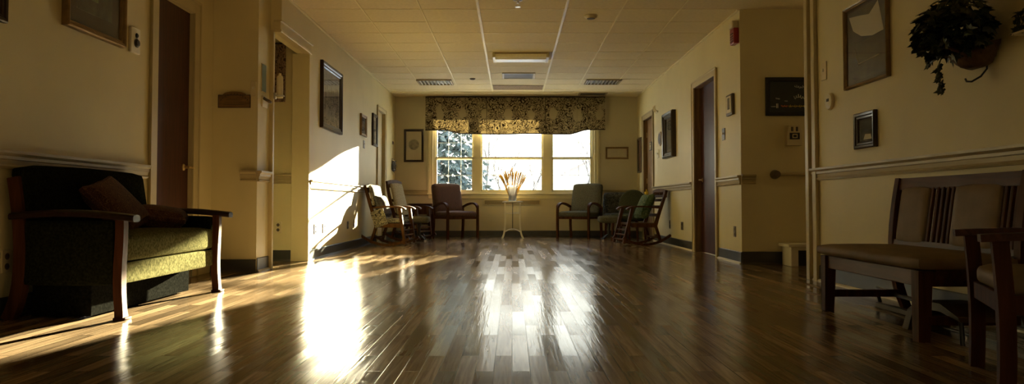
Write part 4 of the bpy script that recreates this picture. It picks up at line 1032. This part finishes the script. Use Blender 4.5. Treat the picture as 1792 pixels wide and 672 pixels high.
# two bentwood-armed waiting chairs by the window
def waiting_chair(label, loc, rz, fab, wd):
    c = thing('upholstered_armchair', label, 'chair', loc, rz, 'bent-arm chairs by the window')
    w2 = 0.30
    for sx in (-1, 1):
        x = sx * w2
        MB().bar([(x, -0.27, 0), (x, -0.27, 0.30), (x, -0.268, 0.50)], [0.034, 0.036, 0.036], 0.040).build('leg', M[wd], c, False)
        m = MB(); m.bar(bez([(x, 0.25, 0), (x, 0.20, 0.25), (x, 0.21, 0.42), (x, 0.24, 0.55)], 10), 0.034, 0.040); m.build('leg', M[wd], c, False)
        m = MB(); m.bar(bez([(x, -0.268, 0.49), (x, -0.285, 0.60), (x, -0.18, 0.645), (x, 0.0, 0.625), (x, 0.22, 0.55)], 18), [0.036] * 3 + [0.05] * 12 + [0.04] * 3, 0.030); m.build('armrest', M[wd], c, True)
    m = MB(); m.box(-0.285, 0.285, -0.275, -0.25, 0.34, 0.385).box(-0.285, 0.285, 0.20, 0.225, 0.34, 0.385).box(-0.31, -0.285, -0.25, 0.20, 0.345, 0.38).box(0.285, 0.31, -0.25, 0.20, 0.345, 0.38); m.build('seat_frame', M[wd], c, False)
    m = MB(); m.cushion(0.56, 0.55, 0.095, 0.035, 0.012, T(0, -0.02, 0.425)); m.build('seat', M[fab], c)
    m = MB(); m.cushion(0.565, 0.11, 0.52, 0.040, 0.012, T(0, 0.275, 0.70, -12)); m.build('backrest', M[fab], c)
    return c
waiting_chair('maroon woven armchair left of the window table', (-1.00, 13.02, 0), 35, 'maroon_fab', 'walnut')
waiting_chair('grey green armchair with brown bent arms right of the window table', (1.19, 13.02, 0), -32, 'grey_fab', 'walnut')

# white table with vase
tb = thing('plant_table', 'small white table with splayed feet in front of the window', 'table', (0.01, 13.10, 0))
MB().cushion(0.36, 0.34, 0.024, 0.008, 0, T(0, 0, 0.638), 4).build('tabletop', M['white'], tb)
for sx in (-1, 1):
    for sy in (-1, 1):
        m = MB(); m.bar(bez([(sx * 0.185, sy * 0.165, 0.0), (sx * 0.125, sy * 0.13, 0.08), (sx * 0.120, sy * 0.125, 0.3), (sx * 0.135, sy * 0.130, 0.628)], 12), 0.030, 0.028); m.build('leg', M['white'], tb, False)
MB().box(-0.13, 0.13, -0.125, 0.125, 0.428, 0.442, 0.003).build('shelf', M['white'], tb, False)
m = MB()
for sx in (-1, 1):
    for sy in (-1, 1): m.tube(bez([(sx * 0.125, sy * 0.125, 0.12), (sx * 0.06, sy * 0.06, 0.16), (0, 0, 0.16)], 8), 0.009, 8)
m.build('stretcher', M['white'], tb)
MB().tube([(0, -0.128, 0.63), (0.0, -0.130, 0.44), (0.0, -0.06, 0.175)], 0.006, 8).build('cord', M['black'], tb)
vs = thing('glass_vase', 'white frosted glass vase on the small white table', 'vase', (0.01, 13.10, 0.65))
MB().lathe([(0.062, 0.0), (0.066, 0.006), (0.074, 0.10), (0.088, 0.225), (0.093, 0.28), (0.088, 0.28), (0.083, 0.222), (0.069, 0.10), (0.060, 0.012), (0.002, 0.011)], n=32).build('vessel', M['vase'], vs)
dg = thing('dried_grass', 'fan of golden dried grass standing in the white vase', 'dried grass', (0.01, 13.10, 0.66))
dg['kind'] = 'thing'
rnd = random.Random(4)
m = MB(); k = MB()
for i in range(84):
    a = rnd.uniform(-1, 1); b_ = rnd.uniform(-0.5, 0.5); top = Vector((a * 0.25, b_ * 0.30, 0.57 - 0.12 * abs(a) ** 1.6 - rnd.uniform(0, 0.06)))
    base = Vector((a * 0.045, b_ * 0.05, 0.004))
    pts = bez([base, base.lerp(top, 0.5) + Vector((-a * 0.025, 0, 0.04)), top], 8)
    m.tube(pts, [0.0034, 0.0034, 0.0032, 0.003, 0.003, 0.003, 0.0025, 0.002], 5)
    e = pts[-1] - pts[-3]
    k.tube([pts[-4], pts[-3], pts[-2], pts[-1], pts[-1] + e * 0.15], [0.002, 0.0045, 0.0055, 0.0035, 0.001], 6)
m.build('stems', M['straw'], dg); k.build('seed_heads', M['straw'], dg)

# rocking chairs
def rocking_chair(label, loc, rz, wd, rake=0.0, hgt=0.86, crest='plain', group='rocking chairs', seat_mat=None, ladder=True):
    c = thing('rocking_chair', label, 'rocking chair', loc, rz, group)
    for sx in (-1, 1):
        x = sx * 0.225
        m = MB(); m.bar(arc(lambda t: Vector((x, -0.36 + 0.72 * t + 0.0, 0.018 + 0.115 * (2 * (t - 0.46)) ** 2)), 16), 0.030, 0.034); m.build('runner', M[wd], c)
        MB().bar([(x, -0.275 - rake, 0.035), (x, -0.215, 0.545)], 0.038, [0.036, 0.046]).build('leg', M[wd], c, False)
        MB().bar([(x, 0.21, 0.045), (x, 0.135, 0.28)], 0.034, 0.036).build('leg', M[wd], c, False)
        m = MB(); m.bar(bez([(x, 0.12, 0.26), (x, 0.17, 0.45), (x, 0.255, 0.65), (x, 0.30, hgt)], 10), 0.036, [0.05, 0.05, 0.046, 0.044, 0.042, 0.042, 0.040, 0.040, 0.038, 0.036]); m.build('back_post', M[wd], c)
        m = MB(); m.bar(bez([(x, -0.30, 0.52), (x, -0.26, 0.575), (x, -0.1, 0.575), (x, 0.205, 0.545)], 12), [0.055, 0.065, 0.07, 0.07, 0.066, 0.062, 0.058, 0.054, 0.05, 0.046, 0.042, 0.04], 0.024); m.build('armrest', M[wd], c)
        MB().box(x - 0.015, x + 0.015, -0.235, 0.14, 0.265, 0.32, 0.003).build('side_rail', M[wd], c, False)
    k = MB()
    for z in ((0.09, 0.16, 0.23) if ladder else (0.12,)):
        yy = -0.275 - rake + (z - 0.035) / 0.51 * (0.06 + rake)
        k.box(-0.21, 0.21, yy - 0.010, yy + 0.010, z - 0.011, z + 0.011, 0.003)
    k.build('front_stretcher', M[wd], c, False)
    MB().box(-0.21, 0.21, 0.165, 0.185, 0.11, 0.135).build('rear_stretcher', M[wd], c, False)
    m = MB(); m.box(-0.22, 0.22, -0.245, 0.14, 0.30, 0.328, 0.006); m.build('seat', M[seat_mat or wd], c, False)
    def by(z): return 0.12 + 0.18 * ((z - 0.26) / (hgt - 0.26)) ** 0.9
    for z in (0.44, 0.56, 0.66): MB().box(-0.21, 0.21, by(z) - 0.010, by(z) + 0.010, z - 0.022, z + 0.022, 0.004).build('slat', M[wd], c, False)
    z = hgt - 0.055
    m = MB(); m.prism([(-0.245, z - 0.05), (0.245, z - 0.05), (0.25, z + 0.05), (0.12, z + 0.075), (0, z + 0.082), (-0.12, z + 0.075), (-0.25, z + 0.05)], by(z) - 0.014, by(z) + 0.014, 'xz')
    m.build('crest_rail', M[wd], c, False)
    return c, by
c1, by1 = rocking_chair('worn oak rocking chair with ladder front by the left wall', (-1.765, 10.80, 0), 80, 'oak', 0.02, 0.87)
m = MB(); m.cushion(0.40, 0.045, 0.30, 0.02, 0.01, T(0, by1(0.72) - 0.045, 0.72, -14)); m.build('back_pad', M['patch'], c1)
m = MB(); m.cushion(0.42, 0.36, 0.06, 0.025, 0.01, T(0, -0.04, 0.358)); m.build('seat_cushion', M['patch'], c1)
m = MB(); m.cushion(0.012, 0.20, 0.24, 0.005, 0.0, T(-0.250, 0.08, 0.40, -20)); m.build('cloth_drape', M['patch'], c1)
p = thing('plaid_pillow', 'dark plaid pillow propped in the left oak rocking chair', 'pillow', (-1.80, 10.80, 0.40), 80)
MB().cushion(0.38, 0.34, 0.15, 0.03, 0, T(0, 0.085, 0.165, 70), 10, 0.3).build('cover', M['plaid'], p)
c2, by2 = rocking_chair('high backed rocking chair with cream back pad nearest the left corner', (-1.66, 12.08, 0), 72, 'oak_dark', 0.0, 0.97)
m = MB(); m.cushion(0.38, 0.05, 0.52, 0.022, 0.01, T(0, by2(0.68) - 0.045, 0.68, -15)); m.build('back_pad', fabric('pale_cream_cloth', (0.46, 0.40, 0.26), (0.60, 0.53, 0.36)), c2)
m = MB(); m.cushion(0.41, 0.36, 0.06, 0.025, 0.01, T(0, -0.05, 0.358)); m.build('seat_cushion', M['patch'], c2)
c3, by3 = rocking_chair('brown rocking chair with carved crest by the right wall', (1.90, 10.92, 0), -80, 'oak_dark', 0.075, 0.80)
m = MB(); m.tube([(-0.18 + 0.36 * i / 40, by3(0.745) - 0.018, 0.755 + 0.02 * math.sin(i * 0.9)) for i in range(41)], 0.005, 6); m.build('carving', M['oak'], c3)
p = thing('striped_pillow', 'dark green striped pillow in the right rocking chair', 'pillow', (1.905, 10.92, 0.33), -80)
MB().cushion(0.38, 0.40, 0.16, 0.03, 0, T(0, 0.045, 0.235, 66), 10, 0.3).build('cover', M['stripe'], p)
p = thing('yellow_ball', 'small yellow soft ball on top of the striped pillow', 'ball', (1.965, 10.86, 0.735), 0)
MB().lathe([(0.004, 0), (0.022, 0.006), (0.030, 0.025), (0.027, 0.045), (0.012, 0.058), (0.002, 0.060)], n=18).build('plush', M['yellow'], p)
MB().lathe([(0.004, 0.056), (0.012, 0.062), (0.013, 0.072), (0.004, 0.082), (0.001, 0.083)], n=12).build('tip', M['yellow'], p)

# footstools
def footstool(label, loc, base):
    f = thing('footstool', label, 'footstool', loc, 0, 'padded footstools')
    MB().cushion(0.32, 0.34, 0.10, 0.035, 0.008, T(0, 0, 0.36)).build('cushion', M['grey_fab'], f)
    MB().lathe([(0.05, 0.312), (0.03, 0.29), (0.022, 0.20), (0.028, 0.10), (0.022, 0.085)], n=16).build('pedestal', M[base], f)
    for a in (45, 135, 225, 315):
        ca, sa = math.cos(R(a)), math.sin(R(a))
        lg = MB().tube(bez([(0.01 * ca, 0.01 * sa, 0.12), (0.08 * ca, 0.08 * sa, 0.10), (0.14 * ca, 0.14 * sa, 0.055)], 8), [0.014] * 4 + [0.011] * 4, 8).build('foot', M[base], f)
        MB().lathe([(0.006, -0.010), (0.026, -0.009), (0.027, 0), (0.026, 0.009), (0.006, 0.010)], (0.14 * ca, 0.14 * sa, 0.028), 16, 'x').build('caster', M['steel'], lg)
footstool('grey padded footstool beside the cream backed rocking chair', (-1.43, 11.45, 0), 'black_metal')
footstool('grey padded footstool on chrome caster beside the round backed chair', (1.52, 11.68, 0), 'black_metal')

# round-backed chair behind the right rocker
rc = thing('round_back_chair', 'dark green round backed chair behind the right rocking chair', 'chair', (1.95, 12.30, 0), -28)
pts = [(-0.25, 0.36), (0.25, 0.36)] + [(0.25 * math.cos(a), 0.58 + 0.26 * math.sin(a)) for a in [PI * i / 20 for i in range(21)]]
m = MB(); m.prism(pts, 0.13, 0.20, 'xz'); M['moss'] = fabric('moss_upholstery', (0.050, 0.056, 0.036), (0.085, 0.092, 0.060)); o = m.build('backrest', M['moss'], rc); bv = o.modifiers.new('soft_edge', 'BEVEL'); bv.width = 0.022; bv.segments = 3
MB().cushion(0.50, 0.46, 0.11, 0.04, 0.012, T(0, -0.06, 0.38)).build('seat', M['moss'], rc)
for x in (-0.2, 0.2):
    for y in (-0.25, 0.14): MB().bar([(x * 1.1, y, 0), (x, y, 0.33)], [0.028, 0.036], [0.028, 0.036]).build('leg', M['walnut'], rc, False)
# floral corner chair
fc = thing('floral_chair', 'dark floral upholstered chair in the far right corner', 'chair', (1.86, 13.12, 0), -8)
MB().cushion(0.50, 0.12, 0.48, 0.04, 0.012, T(0, 0.24, 0.56, -8)).build('backrest', M['floral'], fc)
MB().cushion(0.50, 0.48, 0.14, 0.04, 0.012, T(0, -0.04, 0.36)).build('seat', M['floral'], fc)
for x in (-0.2, 0.2):
    for y in (-0.23, 0.2): MB().bar([(x * 1.05, y, 0), (x, y, 0.30)], [0.028, 0.036], [0.028, 0.036]).build('leg', M['walnut'], fc, False)
# dark end table, left
et = thing('end_table', 'dark end table in the shade left of the maroon armchair', 'table', (-1.62, 13.30, 0))
MB().box(-0.21, 0.21, -0.21, 0.21, 0.585, 0.61, 0.005).build('tabletop', M['walnut_y'], et, False)
MB().box(-0.18, 0.18, -0.18, 0.18, 0.42, 0.585, 0.003).build('drawer_case', M['walnut'], et, False)
MB().box(-0.15, 0.15, -0.19, -0.178, 0.45, 0.56, 0.003).build('drawer_front', M['walnut'], et, False)
MB().box(-0.17, 0.17, -0.17, 0.17, 0.14, 0.16, 0.003).build('shelf', M['walnut'], et, False)
for x in (-0.17, 0.17):
    for y in (-0.17, 0.17): MB().box(x - 0.018, x + 0.018, y - 0.018, y + 0.018, 0, 0.425, 0.003).build('leg', M['walnut'], et, False)

# ------------------------------------------------------------------ outdoors
struct('snow_ground', MB().box(-60, 60, 14.2, 140, -0.45, -0.30), 'snow')
def conifer(label, x, y, h, r, seed, snowy=True, z0=-0.3, levels=30):
    t = thing('conifer', label, 'tree', (x, y, z0), 0, None)
    MB().tube([(0, 0, 0), (0, 0, h * 0.96)], [0.16, 0.02], 10).build('trunk', M['bark'], t)
    rnd = random.Random(seed); m = MB(); s = MB()
    for l in range(levels):
        f = l / (levels - 1); z = 0.25 + (h - 0.3) * f; rr = r * (1 - f) ** 0.85 + 0.06
        nb = max(7, int(20 * (1 - f)) + 5)
        for b_ in range(nb):
            a = 2 * PI * b_ / nb + rnd.uniform(-.2, .2); ln = rr * rnd.uniform(0.75, 1.08)
            d = Vector((math.cos(a), math.sin(a), 0)); sd = Vector((-math.sin(a), math.cos(a), 0))
            drop = rnd.uniform(0.25, 0.5)
            for k in range(14):
                u0 = (k + rnd.random()) / 14; c = Vector((0, 0, z)) + d * ln * u0 + Vector((0, 0, -drop * ln * u0 ** 1.5 + 0.05 * math.sin(u0 * 3)))
                for q_ in range(3):
                    ax = (d * rnd.uniform(0.1, 1) + sd * rnd.uniform(-1, 1) + Vector((0, 0, rnd.uniform(-0.9, 0.1)))).normalized() * rnd.uniform(0.14, 0.26)
                    pe = ax.cross(Vector((rnd.uniform(-1, 1), rnd.uniform(-1, 1), rnd.uniform(-1, 1)))).normalized() * rnd.uniform(0.03, 0.07)
                    m.bm.faces.new([m.bm.verts.new(v) for v in (c, c + ax * 0.5 + pe, c + ax, c + ax * 0.5 - pe)])
                    if snowy and rnd.random() < 0.03:
                        up = Vector((0, 0, 0.03)); ax2 = Vector((ax.x, ax.y, ax.z * 0.2)); p2 = Vector((-ax.y, ax.x, 0)) * 0.5
                        s.bm.faces.new([s.bm.verts.new(v + up) for v in (c - p2 * 0.4 + Vector((0, 0, .05)), c + ax2 * 0.5 + p2, c + ax2 - Vector((0, 0, .04)), c + ax2 * 0.5 - p2)])
    m.build('needles', M['needle'], t, False)
    if snowy: s.build('snow_cover', M['snow'], t, False)
    else: s.bm.free()
conifer('tall snowy spruce filling the left window pane', -2.25, 22.5, 9.0, 1.9, 2)
cd = thing('sun_block_cedar', 'dense columnar cedar added out of view to block sun from the right pane', 'tree', (4.46, 28.0, -0.3))  # added out of view; keeps the sun off the right pane
MB().tube([(0, 0, 0), (0, 0, 1.0)], [0.12, 0.10], 10).build('trunk', M['bark'], cd)
m = MB(); b = bmesh.new(); rings = []
for j in range(33):
    f = j / 32; rr = 0.50 * (1 - f ** 3) * min(1, 0.45 + f * 5) + 0.01
    rings.append([b.verts.new(((rr + 0.06 * math.sin(k * 2.1 + j * 1.3)) * math.cos(2 * PI * k / 28), (rr + 0.06 * math.sin(k * 1.7 + j)) * math.sin(2 * PI * k / 28), 0.5 + 7.5 * f)) for k in range(28)])
for j in range(32):
    for k in range(28): b.faces.new((rings[j][k], rings[j][(k + 1) % 28], rings[j + 1][(k + 1) % 28], rings[j + 1][k]))
b.faces.new(rings[0]); b.faces.new(rings[-1]); m._join(b)
rnd = random.Random(6)
for i in range(1500):
    f = rnd.random(); a = rnd.uniform(0, 2 * PI); rr = 0.50 * (1 - f ** 3) * min(1, 0.45 + f * 5)
    c = Vector((rr * math.cos(a), rr * math.sin(a), 0.5 + 7.5 * f)); d = Vector((math.cos(a) * 0.5, math.sin(a) * 0.5, 1)).normalized() * 0.22
    e = d.cross(Vector((rnd.uniform(-1, 1), rnd.uniform(-1, 1), 0.2))).normalized() * 0.05
    m.bm.faces.new([m.bm.verts.new(v) for v in (c, c + d * 0.5 + e, c + d, c + d * 0.5 - e)])
m.build('foliage', M['needle'], cd, False)
def bare_tree(label, x, y, h, seed, r0=0.09, depth=6, spread=0.5):
    t = thing('bare_tree', label, 'tree', (x, y, -0.3), 0, 'bare trees outside the window')
    rnd = random.Random(seed); trunk = MB(); tw = MB()
    def grow(p, d, ln, r, lv):
        q = p + d * ln; mid = p.lerp(q, 0.5) + Vector((rnd.uniform(-1, 1), rnd.uniform(-1, 1), 0)) * ln * 0.05
        (trunk if lv < 2 else tw).tube([p, mid, q], [r, r * 0.85, r * 0.7], 5 if lv > 1 else 8)
        if lv >= depth: return
        for _ in range(3 if lv < 3 else 2):
            nd = (d + Vector((rnd.uniform(-1, 1), rnd.uniform(-1, 1), rnd.uniform(-0.2, 0.7))) * spread).normalized()
            grow(p.lerp(q, rnd.uniform(0.6, 1.0)), nd, ln * rnd.uniform(0.62, 0.82), r * 0.62, lv + 1)
    grow(Vector((0, 0, 0)), Vector((0, 0, 1)), h * 0.28, r0, 0)
    trunk.build('trunk', M['bark'], t); tw.build('twigs', M['bark'], t)
bare_tree('bare tree behind the dried grass in the middle window', -0.3, 24, 4.2, 3, 0.03, 6, 0.6)
bare_tree('thin bare tree in the left part of middle window', -1.0, 30, 7.5, 8, 0.04, 6, 0.5)
bare_tree('bare sapling in the right part of middle window', 0.7, 27, 5.0, 13, 0.03, 6, 0.55)
bare_tree('bare branching tree in the right window pane', 2.55, 26, 5.6, 17, 0.04, 5, 0.7)
# neighbouring house seen through the right pane
hs = thing('neighbour_house', 'pale neighbouring house with sloping eave through the right pane', 'house', (5.05, 34.0, -0.3), 0)
m = MB(); m.prism([(-2.0, 0), (2.0, 0), (2.0, 2.6), (0, 3.5), (-2.0, 2.6)], -0.0, 6.0, 'xz'); m.build('house_walls', M['siding'], hs, False)
m = MB()
for sx in (-1, 1): m.bar([(sx * 2.45, 3.0, 2.42), (0, 3.0, 3.56)], 6.6, 0.10, (0, 1, 0))
m.build('roof', M['roof'], hs, False)
m = MB().box(-1.5, -0.7, -0.04, 0.0, 1.0, 2.2); fr = m.build('window', M['win'], hs, False)
MB().box(-1.42, -0.78, -0.045, -0.035, 1.08, 2.12).build('pane', M['slate'], fr, False)
